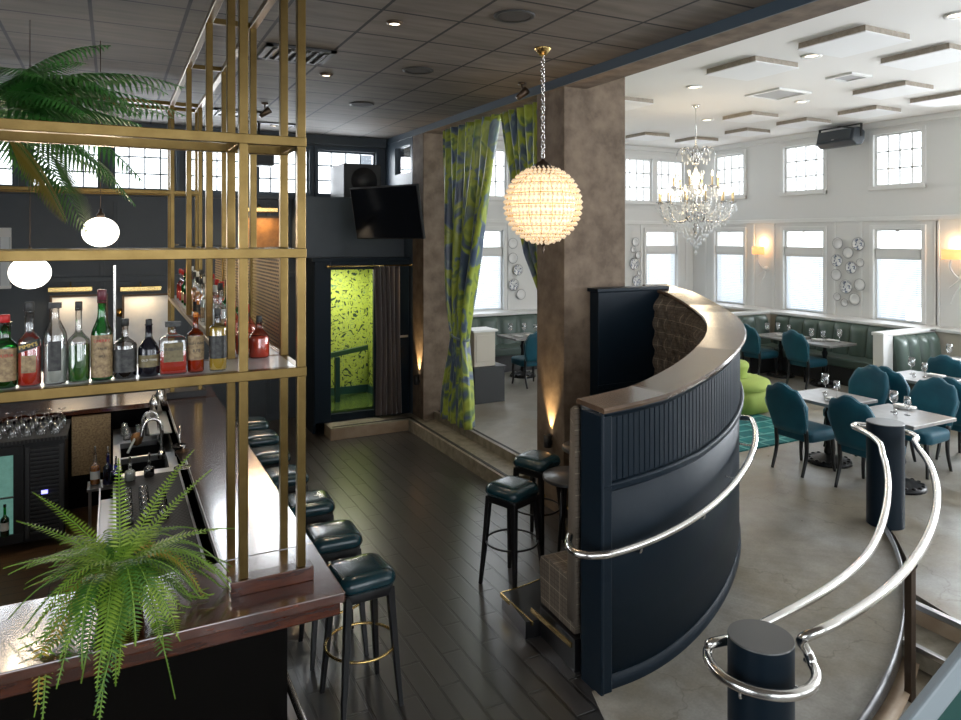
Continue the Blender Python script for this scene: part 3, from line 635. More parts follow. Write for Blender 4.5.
# things on the bar
def tin(name, lab, cat, loc, prof, m, n=20, group=None, extra=None):
    r_ = thing(name, lab, cat, loc, group=group); G().lathe(prof, n=n).build('body', m, r_)
    return r_
j = thing('bitters_stand', 'dark metal cup on a small steel stand by the inner bar edge', 'bar tool', (.46, 5.72, 1.08))
G().lathe([(.06, 0), (.06, .006), (.006, .012), (.006, .16), (.02, .165)], n=18).build('stand', 'chrome', j); G().lathe([(.012, .04), (.05, .12), (.052, .125), (.012, .05)], n=18).build('cup', 'bronze', j)
j = thing('spoon_holder', 'small flower shaped holder with a long bar spoon upright', 'bar tool', (.46, 6.05, 1.08))
G().lathe([(.03, 0), (.035, .05), (.06, .08), (.055, .085), (.03, .06)], n=7, smooth=False).build('cup', 'iron', j); G().tube([(0, 0, .01), (.01, 0, .24)], .004, 6).build('spoon', 'chrome', j)
for k, (x, y, l) in enumerate([(.42, 7.95, 'steel shaker standing at the far bar corner'), (.36, 7.82, 'shorter steel shaker beside the tall one at the far bar corner')]):
    tin('cocktail_shaker', l, 'shaker', (x, y, 1.0), [(.03, 0), (.042, .13 + .04 * (1 - k)), (.04, .15 + .04 * (1 - k)), (.02, .19 + .04 * (1 - k)), (.012, .22 + .04 * (1 - k))], 'chrome')
for k, (x, y) in enumerate([(.12, 7.62), (.22, 7.66), (.1, 7.78), (.31, 7.7)]):
    tin('drinking_glass', 'upturned glass %s beyond the steel sink' % ['nearest left', 'nearest the middle', 'farthest left', 'nearest the bar'][k], 'glass', (x, y, .852), [(.035, 0), (.03, .12), (.001, .125)], 'gl', group='upturned glasses beyond the sink')
pg = thing('utensil', 'rosy copper scoop lying over the far basin', 'scoop', (.2, 7.42, .88)); G().lathe([(.001, -.05), (.04, -.03), (.055, .03), (.04, .07), (.001, .08)], n=14).build('bowl', 'copper', pg); G().tube([(0, 0, .06), (-.08, -.16, -.06)], .012, 7).build('handle', 'frost', pg)
rm = tag(G().prism([(.02, 4.45), (.48, 4.45), (.48, 6.4), (.02, 6.4)], .851, .858).build('drip_mat', 'mat'), 'black rubber drip mat on the steel work top', 'mat')
for k in range(14):
    x, y = .09 + (k % 3) * .11, 5.35 + (k // 3) * .12
    tin('drinking_glass', 'small tumbler upside down on the drip mat, row %d from the sink, %s' % (5 - k // 3, ['outer side', 'middle', 'bar side'][k % 3]), 'glass', (x, y, .859), [(.036, 0), (.030, .09), (.001, .094)], 'gl', n=14, group='tumblers upside down on the drip mat')

# ------------------------------------------------------------------ bottles
def lettering(c, mt):
    t = bpy.data.objects.new('lettering', c); COL.objects.link(t); me = bpy.data.meshes.new_from_object(t)
    bpy.data.objects.remove(t); me.materials.clear(); me.materials.append(M[mt])
    o = bpy.data.objects.new('lettering', me); COL.objects.link(o); return o
def bottle(lab, loc, r, h, glassm, liq, fill, capm, cap_h, cap_r, lbl=None, lz=None, square=False, rz=0, group=None, neck=.3, nr=None, shoulder=.16, flatcap=False, lw=1.0, n=18, text=None, bulge=0):
    root = thing('liquor_bottle', lab, 'bottle', loc, rz, group)
    nr = nr or r * .33; hb = h * (1 - neck - shoulder)
    prof = [(r * .9, 0), (r, .008), (r * (1 + bulge), hb * .55), (r, hb)]
    for i in range(1, 6):
        t = i / 5; prof.append((nr + (r - nr) * (cos(PI * t) * .5 + .5), hb + h * shoulder * t))
    prof += [(nr, h - .005), (nr * 1.15, h - .004), (nr * 1.15, h)]
    def body(s, z0, z1, k=1):
        g = G()
        P = [(z0 and prof_r(prof, z0) or prof[0][0], z0)] + [q for q in prof if z0 < q[1] < z1] + [(prof_r(prof, z1), z1)]
        if square:
            loops = [rrect(2 * rr * k, 2 * rr * k * .62, min(.012, rr * .4), 3, z=z) if rr > nr * 1.2 else [(rr * k * cos(2 * PI * q / 16 + .2), rr * k * sin(2 * PI * q / 16 + .2), z) for q in range(16)] for rr, z in P]
            g.loft(loops)
        else: g.lathe([(rr * k, z) for rr, z in P], n=n)
        return g
    body(0, 0, h).build('glass', glassm, root)
    if liq and fill > 0: body(0, .006, h * fill, .94).build('liquid', liq, root)
    g = G()
    if flatcap: g.box(-cap_r, -cap_r * .6, h - .002, cap_r, cap_r * .6, h + cap_h)
    else: g.lathe([(cap_r, h - .012), (cap_r, h + cap_h), (cap_r * .9, h + cap_h + .003)], n=14)
    g.build('stopper', capm, root)
    if lbl:
        z0, z1 = lz; g = G(); g.smooth = True; rr = r * 1.012 * (1 + bulge * .7)
        if square: g.box(-r * .78 * lw, -r * .62 - .003, z0, r * .78 * lw, -r * .62 - .0005, z1)
        else:
            a = 1.25 * lw; loop0 = [(rr * sin(-a + 2 * a * q / 12), -rr * cos(-a + 2 * a * q / 12), z0) for q in range(13)]
            g.loft([loop0, [(x, y, z1) for x, y, z in loop0]], False, False, closed=False)
        lo_ = g.build('label', lbl, root, fix=False)
        if text:
            for (s, size, zz, mt, rot) in text:
                c = bpy.data.curves.new('lettering', 'FONT'); c.body = s; c.size = size; c.align_x = 'CENTER'; c.align_y = 'CENTER'; c.extrude = .0006; c.resolution_u = 2
                o = lettering(c, mt); o.parent = lo_
                o.location = (0, -(r * .62 + .0045 if square else rr + .0015), zz); o.rotation_euler = (R(90), R(rot), 0)
    return root
def prof_r(prof, z):
    for (a, za), (b, zb) in zip(prof, prof[1:]):
        if za <= z <= zb and zb > za: return a + (b - a) * (z - za) / (zb - za)
    return prof[-1][0]
SZ = 2.152   # top of the frosted shelf
F = R(-8)
def sb(x): return (x, 3.665, SZ)
gname = None
bottle('green bottle with tall red cap and tan label, far left of the front shelf', sb(-.415), .046, .28, 'glgreen', 'grn', .62, 'lbred', .03, .02, 'lbtan', (.03, .17), neck=.22, nr=.022, text=[('LIQUEUR', .018, .14, 'lbred', 0)])
b_ = bottle('clear bottle of bright red spirit with a slanted black and gold label', sb(-.325), .046, .325, 'gl', 'red', .56, 'lbblack', .035, .019, 'lbtan', (.06, .135), neck=.26, nr=.018, lw=.5)
g = G(); rr = .0475; g.T = Matrix.Identity(4)
l0 = [(rr * sin(-1 + 2 * q / 10), -rr * cos(-1 + 2 * q / 10), .145 + .028 * q / 10) for q in range(11)]
g.loft([l0, [(x, y, z + .034) for x, y, z in l0]], False, False, closed=False); bd = g.build('band', 'lbblack', b_, fix=False)
c = bpy.data.curves.new('lettering', 'FONT'); c.body = "PIMM'S"; c.size = .024; c.align_x = 'CENTER'; c.align_y = 'CENTER'; c.extrude = .0006; c.resolution_u = 2; o = lettering(c, 'gilt'); o.parent = bd; o.location = (0, -.0495, .177); o.rotation_euler = (R(90), R(-14), 0)
bottle('clear fluted bottle with a black cross shaped label and flat stopper', sb(-.228), .047, .335, 'gl', 'clr', .5, 'lbblack', .022, .025, 'lbblack', (.06, .19), neck=.10, nr=.016, shoulder=.30, flatcap=True, lw=.45)
bottle('round shouldered clear bottle half full of green spirit', sb(-.137), .045, .33, 'gl', 'grn', .50, 'lbblack', .025, .015, 'lbwhite', (.001, .002), neck=.30, nr=.013)
bottle('tall green glass bottle with a maroon foil neck and long tan label', sb(-.045), .045, .36, 'glgreen', 'grn', .5, 'lbmaroon', .045, .019, 'lbtan', (.015, .205), neck=.16, nr=.017, shoulder=.30, text=[('CHERRY', .018, .18, 'lbred', 0), ('ITALIA', .014, .145, 'lbblack', 0), ('1821', .014, .11, 'lbblack', 0)])
bottle('squat clear bottle with a wide black label', sb(.049), .050, .25, 'gl', 'blk', .45, 'lbblack', .018, .017, 'lbblack', (.03, .135), neck=.24, nr=.014)
bottle('black glass bottle with an arched gold label, sloping shoulders', sb(.149), .046, .24, 'blk', 'blk', 0, 'lbblack', .02, .014, 'lbolive', (.045, .10), neck=.22, nr=.015, shoulder=.28, text=[('OLD TYME', .014, .078, 'lbwhite', 0)])
bottle('square clear bottle of orange red spirit under a wide flat black cap', sb(.253), .060, .225, 'gl', 'red', .48, 'lbblack', .022, .034, 'lbolive', (.06, .15), square=True, neck=.12, nr=.014, shoulder=.16, flatcap=True, lw=.9, text=[('RISERVA', .02, .12, 'lbblack', 0)])
bottle('amber bottle with a wide tan label and dark red base', sb(.354), .038, .275, 'glamber', 'orange', .55, 'orange', .006, .013, 'lbtan', (.06, .175), neck=.22, nr=.012, shoulder=.14, text=[('HIGH WEST', .015, .14, 'lbblack', 0), ('RYE', .02, .105, 'lbblack', 0)])
bottle('straight golden whisky bottle with a tall black label next to the brass post', sb(.455), .042, .265, 'gl', 'gold', .8, 'lbblack', .03, .014, 'lbblack', (.06, .17), neck=.13, nr=.014, shoulder=.10)
for k, (x, y, l) in enumerate([(.70, 3.95, 'round pink bottle nearest in the narrow bay between the brass posts'), (.655, 4.1, 'second pink bottle behind the round one in the narrow bay'), (.70, 4.35, 'pale pink bottle third in the narrow bay'), (.66, 4.6, 'amber pink bottle with red stopper at the back of the narrow bay')]):
    bottle(l, (x, y, SZ), .054, .19 + .03 * (k > 1), 'glpink', 'pink', .6, 'lbblack' if k < 2 else 'lbred', .03, .016, neck=.12, nr=.016, shoulder=.35)
kinds = [('gl', 'clr', 'lbblack', 'clear'), ('gl', 'red', 'lbred', 'red'), ('glgreen', 'grn', 'lbmaroon', 'green'), ('gl', 'orange', 'lbblack', 'amber'), ('gl', 'clr', 'lbwhite', 'pale capped')]
for k in range(24):
    y = 4.95 + k * .142; kk = kinds[(k * 7 + k // 3) % 5]
    sidee = k % 2
    bottle('%s bottle number %s along the long side shelf, in the %s row' % (kk[3], ['one', 'two', 'three', 'four', 'five', 'six', 'seven', 'eight', 'nine', 'ten', 'eleven', 'twelve', 'thirteen', 'fourteen', 'fifteen', 'sixteen', 'seventeen', 'eighteen', 'nineteen', 'twenty', 'twenty one', 'twenty two', 'twenty three', 'twenty four'][k], ['window side', 'mesh side'][sidee]),
           (.63 + .10 * sidee, y, SZ), .038, .28 + .03 * (k % 3 == 0), kk[0], kk[1], .55, kk[2], .03, .016, kk[2] if k % 3 else 'lbtan', (.03, .11), n=12, group='bottles on the long side shelf')
for k, (x, y, gl_, lq) in enumerate([(-.14, 7.12, 'gl', 'orange'), (-.04, 7.07, 'glblue', 'blk'), (.02, 6.35, 'glblue', 'blk'), (.12, 6.30, 'gl', 'clr'), (.26, 6.33, 'gl', 'blk')]):
    bottle(['clear bottle with amber spirit and pourer left of the sink', 'blue glass bottle with pourer beside the sink', 'small dark blue bottle in front of the sink', 'clear bottle in front of the sink middle', 'dark bottle in front of the sink near the bar'][k],
           (x, y, .62 if k < 2 else .86), .04, .27 if k < 2 else .13, gl_, lq, .6, 'chrome', .06, .008, 'lbwhite' if k == 0 else None, (.05, .12), group=None)
g = G(); g.box(-.2, 6.98, .60, .02, 7.22, .62); g.box(-.19, 7.0, .0, -.17, 7.02, .6); g.box(0, 7.0, 0, .02, 7.02, .6); g.box(-.19, 7.19, .0, -.17, 7.21, .6); g.box(0, 7.19, 0, .02, 7.21, .6)
tag(g.build('speed_rack', 'steel'), 'low steel rack holding two bottles left of the sink', 'rack')

# ------------------------------------------------------------------ brass shelf frame over the bar
fr = thing('brass_shelf_frame', 'tall square tube brass frame with shelves standing on the bar and reaching to the ceiling', 'shelving', (.56, 3.58, 1.08))
FB = (.56, 3.58, 1.08); T_ = .021
TOP = 4.22
PX = (.56, .838)
def post(x, y, z0=1.09, z1=TOP): ob(*FB).box(x - T_, y - T_, z0, x + T_, y + T_, z1).build('post', 'brass', fr, .003, 1)
for x in PX:
    post(x, 3.58, 1.15); post(x, 3.985, 1.08)
for y in (4.95, 6.35): 
    for x in PX: post(x, y, SZ - .0, TOP)
for x in PX: post(x, 8.22, 1.15, TOP); post(x, 8.56, 1.15, TOP)
def rail(a, b, t=T_, name='rail'):
    (x0, y0, z0), (x1, y1, z1) = a, b
    ob(*FB).box(min(x0, x1) - t, min(y0, y1) - t, min(z0, z1) - t, max(x0, x1) + t, max(y0, y1) + t, max(z0, z1) + t).build(name, 'brass', fr, .003, 1)
for z in (3.275, 2.72, 2.127):
    for y in (3.58, 3.985): rail((-2.6, y, z), (PX[1], y, z), .024)
    for x in PX: rail((x, 3.58, z), (x, 3.985, z), .02)
for z in (TOP, 3.275, 2.127):
    for y in (8.22, 8.56): rail((-2.6, y, z), (PX[1], y, z), .02) if z != 2.127 else None
for x in PX: rail((x, 3.58, TOP), (x, 8.56, TOP), .022); 
for x in PX: rail((x, 3.985, 2.127), (x, 8.56, 2.127), .02)
for y in (3.985, 4.95, 6.35, 8.22): rail((PX[0], y, TOP), (PX[1], y, TOP), .018)
for y in (4.95, 6.35, 8.22): rail((PX[0], y, 2.127), (PX[1], y, 2.127), .018)
ob(*FB).box(-2.6, 3.60, 2.132, .815, 3.965, 2.15).build('front_shelf', 'frost', fr)
ob(*FB).box(.58, 4.005, 2.132, .818, 8.56, 2.15).build('side_shelf', 'frost', fr)
ob(*FB).box(.58, 4.005, 2.715, .818, 8.22, 2.728).build('upper_shelf', 'gl', fr)
ob(*FB).box(.832, 4.01, 2.152, .836, 6.9, 2.69).build('mesh_panel', 'mesh', fr)
ob(*FB).box(.50, 3.54, 1.08, .895, 3.63, 1.15).build('wooden_plinth', 'mahogany', fr, .004)
ob(*FB).box(.50, 8.17, 1.08, .895, 8.62, 1.15).build('far_plinth', 'blackmatte', fr, .004)

# opal globe lamps
def globe(loc, lab, r=.136):
    root = thing('globe_pendant', lab, 'pendant lamp', loc, group='opal globe lamps above the bar')
    G().sphere((0, 0, 0), r, 28, 18, .88).build('globe', 'globe', root)
    G().lathe([(.03, r * .86), (.03, r * .86 + .03), (.012, r * .86 + .045), (.012, r * .86 + .07)], n=14).build('cap', 'bronze', root)
    G().tube([(0, 0, r * .86 + .06), (0, 0, BCZ - loc[2])], .0028, 6).build('rod', 'bronze', root)
    d = bpy.data.lights.new('globe_glow', 'POINT'); d.energy = 40; d.color = (1, .78, .52); d.shadow_soft_size = r + .01
    o = bpy.data.objects.new('globe_glow', d); COL.objects.link(o); o.parent = root
globe((-.09, 6.52, 2.84), 'white opal globe lamp hanging above the middle brass shelf rail')
globe((-.54, 6.13, 2.54), 'white opal globe lamp hanging lower, cut by the brass rail at the left')

# ------------------------------------------------------------------ back bar fridge with glasses
fg = thing('bottle_fridge', 'dark back bar fridge with glass door and slatted vent panel', 'fridge', (-.85, 7.75, 0))
V = (-.85, 7.75)
ob(*V).box(-1.9, 7.47, .08, -.39, 8.08, .97).build('cabinet', 'blackmatte', fg, .004)
g = ob(*V)
g.box(-.69, 7.44, .12, -.66, 7.465, .93); g.box(-.43, 7.44, .12, -.40, 7.465, .93)
for k in range(21): 
    z = .15 + k * .037
    for q in range(3): g.box(-.655 + q * .074, 7.448, z, -.585 + q * .074, 7.466, z + .018)
g.build('vent_panel', 'grey', fg)
ob(*V).box(-.57, 7.435, .50, -.52, 7.447, .53).build('display', 'screenblue', fg)
g = ob(*V); g.box(-1.5, 7.43, .10, -.70, 7.465, .18); g.box(-1.5, 7.43, .88, -.70, 7.465, .95); g.box(-.78, 7.43, .18, -.70, 7.465, .88); g.box(-1.5, 7.43, .18, -1.44, 7.465, .88); g.build('door_frame', 'blackmatte', fg, .003)
ob(*V).box(-1.44, 7.455, .18, -.78, 7.468, .88).build('door_glass', 'fridge', fg)
ob(*V).box(-1.44, 7.44, .50, -.78, 7.452, .515).build('rack', 'steel', fg)
ob(*V).box(-1.9, 7.44, .97, -.37, 8.1, 1.0).build('top', 'mat', fg, .003)
for k in range(3): 
    r_ = bottle('%s wine bottle behind the fridge door' % ['left', 'middle', 'right'][k], (-1.02 + k * .09, 7.415, .19), .034, .26, 'glgreen', 'blk', .6, 'blk', .01, .012, 'lbwhite', (.05, .12), n=12, group='wine bottles low in the fridge door')
idx = 0
for r_i in range(3):
    for c_i in range(6):
        x, y = -1.02 + c_i * .11 + .02 * r_i, 7.55 + r_i * .15
        t = thing('wine_glass', 'upturned wine glass on the fridge top, %s row, %s from the bar end' % (['front', 'middle', 'rear'][r_i], ['sixth', 'fifth', 'fourth', 'third', 'second', 'first'][c_i]), 'glass', (x, y, 1.0), group='glasses drying on the fridge')
        if idx == 0:
            G().lathe([(.036, 0), (.042, .03), (.03, .09), (.005, .11), (.004, .15), (.034, .165), (.034, .167), (.001, .168)], n=16, cap=False).build('bowl', 'gl', t); first = t
        else:
            for ch in first.children:
                cc = ch.copy(); COL.objects.link(cc); cc.parent = t
        idx += 1
bd = thing('brown_panel', 'brown wooden board standing against the back bar beside the fridge', 'board', (-.2, 8.05, .0)); ob(-.2, 8.05).box(-.36, 8.03, .45, -.02, 8.09, 1.02).build('board', 'lbtan', bd)
tag(G().box(-1.9, 5.0, .0, -.35, 6.0, .015).build('floor_mat', 'mat'), 'black rubber honeycomb mat on the floor behind the bar', 'floor mat')

# ------------------------------------------------------------------ bar stools
def stool(lab, loc, rz=0, ring='brightbrass', grp=None):
    root = thing('bar_stool', lab, 'bar stool', loc, rz, grp)
    lo = []
    for z, k in ((.70, .90), (.715, .98), (.735, 1.02), (.76, 1.0), (.785, .92), (.80, .74), (.806, .45), (.808, .1)): lo.append(rrect(.345 * k, .345 * k, .07 * k, 4, z=z + .015))
    G().loft(lo).build('seat', 'leather', root)
    G().loft([rrect(.312, .312, .045, 4, z=.665), rrect(.317, .317, .045, 4, z=.72)]).build('apron', 'black', root, .004)
    for sx in (-1, 1):
        for sy in (-1, 1):
            lp = []
            for z, w, o_ in ((.71, .036, .132), (.5, .033, .145), (.25, .028, .162), (0, .022, .182)):
                lp.append([(sx * o_ + a * w / 1.0 * .6, sy * o_ + b * w * .6, z) for a, b in ((-1, -1), (1, -1), (1, 1), (-1, 1))])
            G().loft(lp, smooth=False).build('leg', 'black', root, .003, 1)
    G().tube([(.212 * cos(2 * PI * i / 40), .212 * sin(2 * PI * i / 40), .345) for i in range(40)], .0085, 8, closed=True).build('foot_ring', ring, root)
    return root
s0 = stool('teal leather bar stool nearest the camera, beside the wooden corner of the bar', (1.335, 4.15, 0), R(4), grp='bar stools along the counter')
for (x, y), l in zip([(1.33, 4.75), (1.33, 5.41), (1.30, 6.12), (1.30, 6.78), (1.32, 7.40), (1.33, 7.98)],
                     ['teal leather bar stool second from the near bar corner', 'teal leather bar stool third from the near bar corner', 'teal leather bar stool fourth from the near bar corner, half hidden by brass posts', 'teal leather bar stool third from the far end of the bar', 'teal leather bar stool second from the far end of the bar', 'teal leather bar stool at the far end of the bar']):
    dup(s0, (x, y, 0), R(random.uniform(-4, 4)), l)
s1 = stool('black bar stool standing alone in front of the plaid bench', (2.87, 4.98, 0), R(20), 'black', 'bar stools by the curved booth')
dup(s1, (3.43, 5.50, 0), R(24), 'black bar stool behind the first one, close to the lit pillar')
def rtable(lab, loc, h=0):
    root = thing('round_table', lab, 'table', loc, group='round tables in the curved booth')
    G().lathe([(.24, .60 + h), (.25, .605 + h), (.25, .63 + h), (.242, .636 + h), (.001, .636 + h)], n=32).build('table_top', 'tabledark', root, .002)
    for k in range(3):
        a = R(200 + 120 * k); 
        G().tube([(.12 * cos(a), .12 * sin(a), .60 + h), (.19 * cos(a), .19 * sin(a), 0)], .02, 8, radii=[.02, .013]).build('leg', 'black', root)
    return root
t_ = rtable('round black table beside the end of the plaid bench', (3.50, 5.05, .12)); t2_ = rtable('taller round black table farther inside the booth, by the pillar', (3.95, 5.42, .12), .09)
# ------------------------------------------------------------------ curved booth
cb = thing('curved_booth', 'big curved dark blue panelled booth wall with plaid tufted bench inside and wooden cap', 'booth', (2.8, 6.2, 0))
TOPZ = [(-95, 1.75), (-82, 1.79), (-71, 1.87), (-60, 1.95), (-45, 2.03), (-31, 2.10), (-25, 2.14), (-15, 2.23), (-6, 2.29)]
DR = [(-35, 0), (-25, -.03), (-15, -.08), (-6, -.15)]
def dr(t): return lin(DR, t)
RAILZ = [(-95, 1.25), (-84, 1.28), (-74, 1.31), (-62, 1.38), (-40, 1.52), (0, 1.65)]
def topz(t): return lin(TOPZ, t)
def arc(rs, ts, zf, start=None):
    """loops along the arc: rs/zs pairs of one cross section"""
    out = []
    for t in ts:
        l = []
        for r, z in zf(t): r += dr(t); l.append((r * cos(R(t)), r * sin(R(t)), z))
        out.append(l)
    return out
def rng(a, b, n): return [a + (b - a) * i / n for i in range(n + 1)]
A0, A1 = -93.2, -6.
# plain panelled outer wall
g = G(); g.loft(arc(0, rng(A0, A1, 110), lambda t: [(2.46, topz(t) - .03), (2.675, topz(t) - .03), (2.675, -.06), (2.46, -.06)]), smooth=False); o = g.build('wall_panel', 'navy', cb)
for p_ in o.data.polygons: p_.use_smooth = len(p_.vertices) == 4 and abs(p_.normal.z) < .3
# beadboard
ts = []; nb = 88
for i in range(nb):
    a = -91.4 + (A1 + 91.4) * i / nb; w_ = (A1 + 91.4) / nb
    ts += [(a, 0), (a + .03 * w_, .005), (a + .80 * w_, .005), (a + .84 * w_, 0)]
lo = [[((2.676 + d_ + dr(t)) * cos(R(t)), (2.676 + d_ + dr(t)) * sin(R(t)), topz(t) - .05), ((2.676 + d_ + dr(t)) * cos(R(t)), (2.676 + d_ + dr(t)) * sin(R(t)), lin(RAILZ, t))] for t, d_ in ts]
G().loft(lo, False, False, closed=False, smooth=False).build('beadboard', 'navy', cb)
# mouldings
def mould(name, prof, zf, m='navy', a0=A0, a1=A1, n=80, parent=None):
    return G().loft(arc(0, rng(a0, a1, n), lambda t: [(r, z + zf(t)) for r, z in prof])).build(name, m, parent or cb)
mould('chair_rail', [(2.67, .03), (2.70, .028), (2.712, .012), (2.700, .0), (2.708, -.012), (2.69, -.03), (2.67, -.035)], lambda t: lin(RAILZ, t))
mould('top_moulding', [(2.67, -.03), (2.715, -.03), (2.705, -.05), (2.69, -.075), (2.67, -.08)], topz)
mould('base_moulding', [(2.67, .10), (2.685, .09), (2.69, -.06), (2.67, -.06)], lambda t: rampz(max(0, min(1, (t + 94) / 56))))
o = mould('cap', [(2.41, -.032), (2.725, -.032), (2.73, -.015), (2.72, .0), (2.42, .0), (2.41, -.012)], topz, 'capwood', n=150)
for p_ in o.data.polygons: p_.use_smooth = False
g = G(); g.box(-.165, -2.712, -.06, -.14, -2.50, 1.715); g.box(-.15, -2.705, -.06, -.075, -2.66, 1.70); g.build('end_trim', 'navy', cb, .008)
# back end panel against the pillar
g = G(); g.box(1.50, -.46, .12, 2.36, -.315, 2.25); g.build('end_panel', 'navy', cb, .01)
g = G(); g.box(1.47, -.49, 2.25, 2.40, -.312, 2.285); g.build('end_panel_cap', 'navy', cb, .006); G().box(1.49, -.475, 1.28, 2.2, -.458, 1.32).build('end_panel_rail', 'navy', cb, .004)
# tufted back and seat
def tuft_grid(r0, z0f, z1f, a0, a1, na, nz, depth, pu, pv, name, rb=None):
    vs = []; uv = []; fs = []
    for i in range(na + 1):
        t = a0 + (a1 - a0) * i / na
        for j in range(nz + 1):
            f = j / nz; z = z0f(t) + (z1f(t) - z0f(t)) * f; s = R(t) * r0
            u_, v_ = s / pu, z / pv
            d_ = depth * (abs(sin(PI * (u_ + v_))) * abs(sin(PI * (u_ - v_)))) ** .5
            edge = min(1, (1 - f) * nz / 5); d_ = d_ + .03 * (edge ** .5) - (.05 * (1 - edge))
            r = r0 - d_ + dr(t)
            vs.append((r * cos(R(t)), r * sin(R(t)), z)); uv.append((s, z))
    n = nz + 1
    for i in range(na):
        for j in range(nz): fs.append((i * n + j, (i + 1) * n + j, (i + 1) * n + j + 1, i * n + j + 1))
    g = G(); g.add(vs, fs, uv=uv, smooth=True); return g.build(name, 'plaid', cb, fix=False)
tuft_grid(2.42, lambda t: .50, lambda t: topz(t) - .05, -93.0, -8, 220, 60, .045, .17, .20, 'tufted_back')
def uvloft(loops, name, m, su=1, k=0):
    us = []; acc = .04
    for i, l in enumerate(loops):
        if i: acc += (Vector(l[0]) - Vector(loops[i - 1][0])).length
        v = 0
        for j, q in enumerate(l):
            if j: v += (Vector(q) - Vector(l[j - 1])).length
            us.append((acc, v))
    g = G(); g.loft(loops, uvs=us); return g.build(name, m, cb)
secs = lambda t: [(2.40, .56), (2.0, .565), (1.95, .545), (1.93, .50), (1.945, .32), (1.95, .22), (2.40, .22)]
uvloft(arc(0, rng(-93.3, -9, 60), secs), 'seat', 'plaid')
q_ = [(r, z) for r, z in secs(-93.4)]
g = G(); g.add([(r * cos(R(-93.35)), r * sin(R(-93.35)), z) for r, z in q_], [tuple(range(len(q_)))], uv=[(r + .03, z + .02) for r, z in q_], smooth=False); g.build('seat_side', 'plaid', cb, fix=False)
g = G(); us = []
lo = arc(0, rng(-93.7, -93.0, 2), lambda t: [(2.45, .3), (2.45, 1.66), (2.42, 1.71), (2.37, 1.68), (2.35, 1.2), (2.33, .6), (2.33, .3)])
uvloft(lo, 'back_end', 'plaid')
pin = lambda t: lin([(-97, 1.54), (-40, 1.35), (6, 1.18)], t) - dr(t)
sec2 = lambda t: [(2.44, 0), (2.44, .21), (1.97, .21), (1.97, 0)]
G().loft(arc(0, rng(-93.9, -9, 60), sec2), smooth=False).build('seat_base', 'black', cb)
G().loft(arc(0, rng(-97.3, 6, 60), lambda t: [(1.98, 0), (1.98, .12), (pin(t), .12), (pin(t), 0)]), smooth=False).build('platform', 'black', cb)
g = G(); g.loft(arc(0, rng(-97.3, 6, 60), lambda t: [(pin(t) + .005, .095), (pin(t) + .005, .124), (pin(t) - .007, .124), (pin(t) - .007, .095)]), smooth=False)
g.box(-.215, -1.99, .095, -.205, -1.53, .124); g.box(-.215, -2.46, .185, -.203, -1.97, .213); g.build('brass_edge', 'brightbrass', cb)
# curved handrail on the outside of the booth
hz = lambda t: .905 + .30 * sm(-96, -40, t)
pts = [(2.50 * cos(R(-95.6)), 2.50 * sin(R(-95.6)), .915), (2.60 * cos(R(-97)), 2.60 * sin(R(-97)), .912), (2.70 * cos(R(-97.3)), 2.70 * sin(R(-97.3)), .908), (2.77 * cos(R(-96)), 2.77 * sin(R(-96)), .906)]
pts = smoothpts(pts, 5) + [(2.80 * cos(R(t)), 2.80 * sin(R(t)), hz(t)) for t in rng(-94, -40, 50)] + [(2.78 * cos(R(-38.8)), 2.78 * sin(R(-38.8)), hz(-39)), (2.68 * cos(R(-38.4)), 2.68 * sin(R(-38.4)), hz(-39))]
hr = G().tube(pts, .024, 12).build('handrail', 'chrome', cb)
for t in (-88.5, -76, -63, -50):
    q = (cos(R(t)), sin(R(t))); z = hz(t)
    g = G(); g.tube(smoothpts([(2.80 * q[0], 2.80 * q[1], z - .02), (2.79 * q[0], 2.79 * q[1], z - .055), (2.74 * q[0], 2.74 * q[1], z - .065), (2.67 * q[0], 2.67 * q[1], z - .06)], 4), .008, 7)
    g.build('rail_bracket', 'chrome', hr)

# ------------------------------------------------------------------ ramp railing
P1, P2_ = (2.74, 2.385), (6.05, 3.91)
rl = thing('ramp_railing', 'double polished steel handrail running between two thick dark posts along the ramp', 'railing', (P1[0], P1[1], 0))
def post_(c, z0, z1, name='post'):
    g = ob(*P1); g.lathe([(.15, z0), (.15, z1 - .004)], (c[0], c[1], 0), 40, cap=False); o = g.build(name, 'navy', rl)
    g = ob(*P1); g.lathe([(.001, z1), (.148, z1), (.151, z1 - .006)], (c[0], c[1], 0), 40, cap=False, smooth=False); g.build('post_cap', 'posttop', rl); return o
post_(P1, 0, .90); post_(P2_, .20, 1.17)
def rz_(t): return rampz((t + 95) / 55)
ti0, ti1 = -90.5, -42
inner = [on(C2, 4.46, t) + (.85 + .20 * sm(-72, -49, t),) for t in rng(-84, -50, 30)]
outer = [on(C2, 4.755, t) + (.945 + .12 * sm(-84, -50, t),) for t in rng(-83.5, -47, 34)]
def around(c, r, a0, a1, z, n=12): return [(c[0] + r * cos(R(a0 + (a1 - a0) * i / n)), c[1] + r * sin(R(a0 + (a1 - a0) * i / n)), z) for i in range(n + 1)]
# inner rail: starts behind the near post, ends in a loop round the far post
path = smoothpts([(P1[0] + .0, P1[1] + .16, .82), (P1[0] + .12, P1[1] + .15, .83), inner[0]], 5)[:-1] + inner + smoothpts([inner[-1], (5.60, 3.66, 1.09), (5.74, 3.82, 1.10), (5.84, 3.98, 1.10), (5.90, 4.11, 1.10), (5.99, 4.14, 1.10), (6.05, 4.05, 1.10)], 6)[1:]
g = ob(*P1); g.tube(path, .024, 12); ir = g.build('inner_handrail', 'chrome', rl)
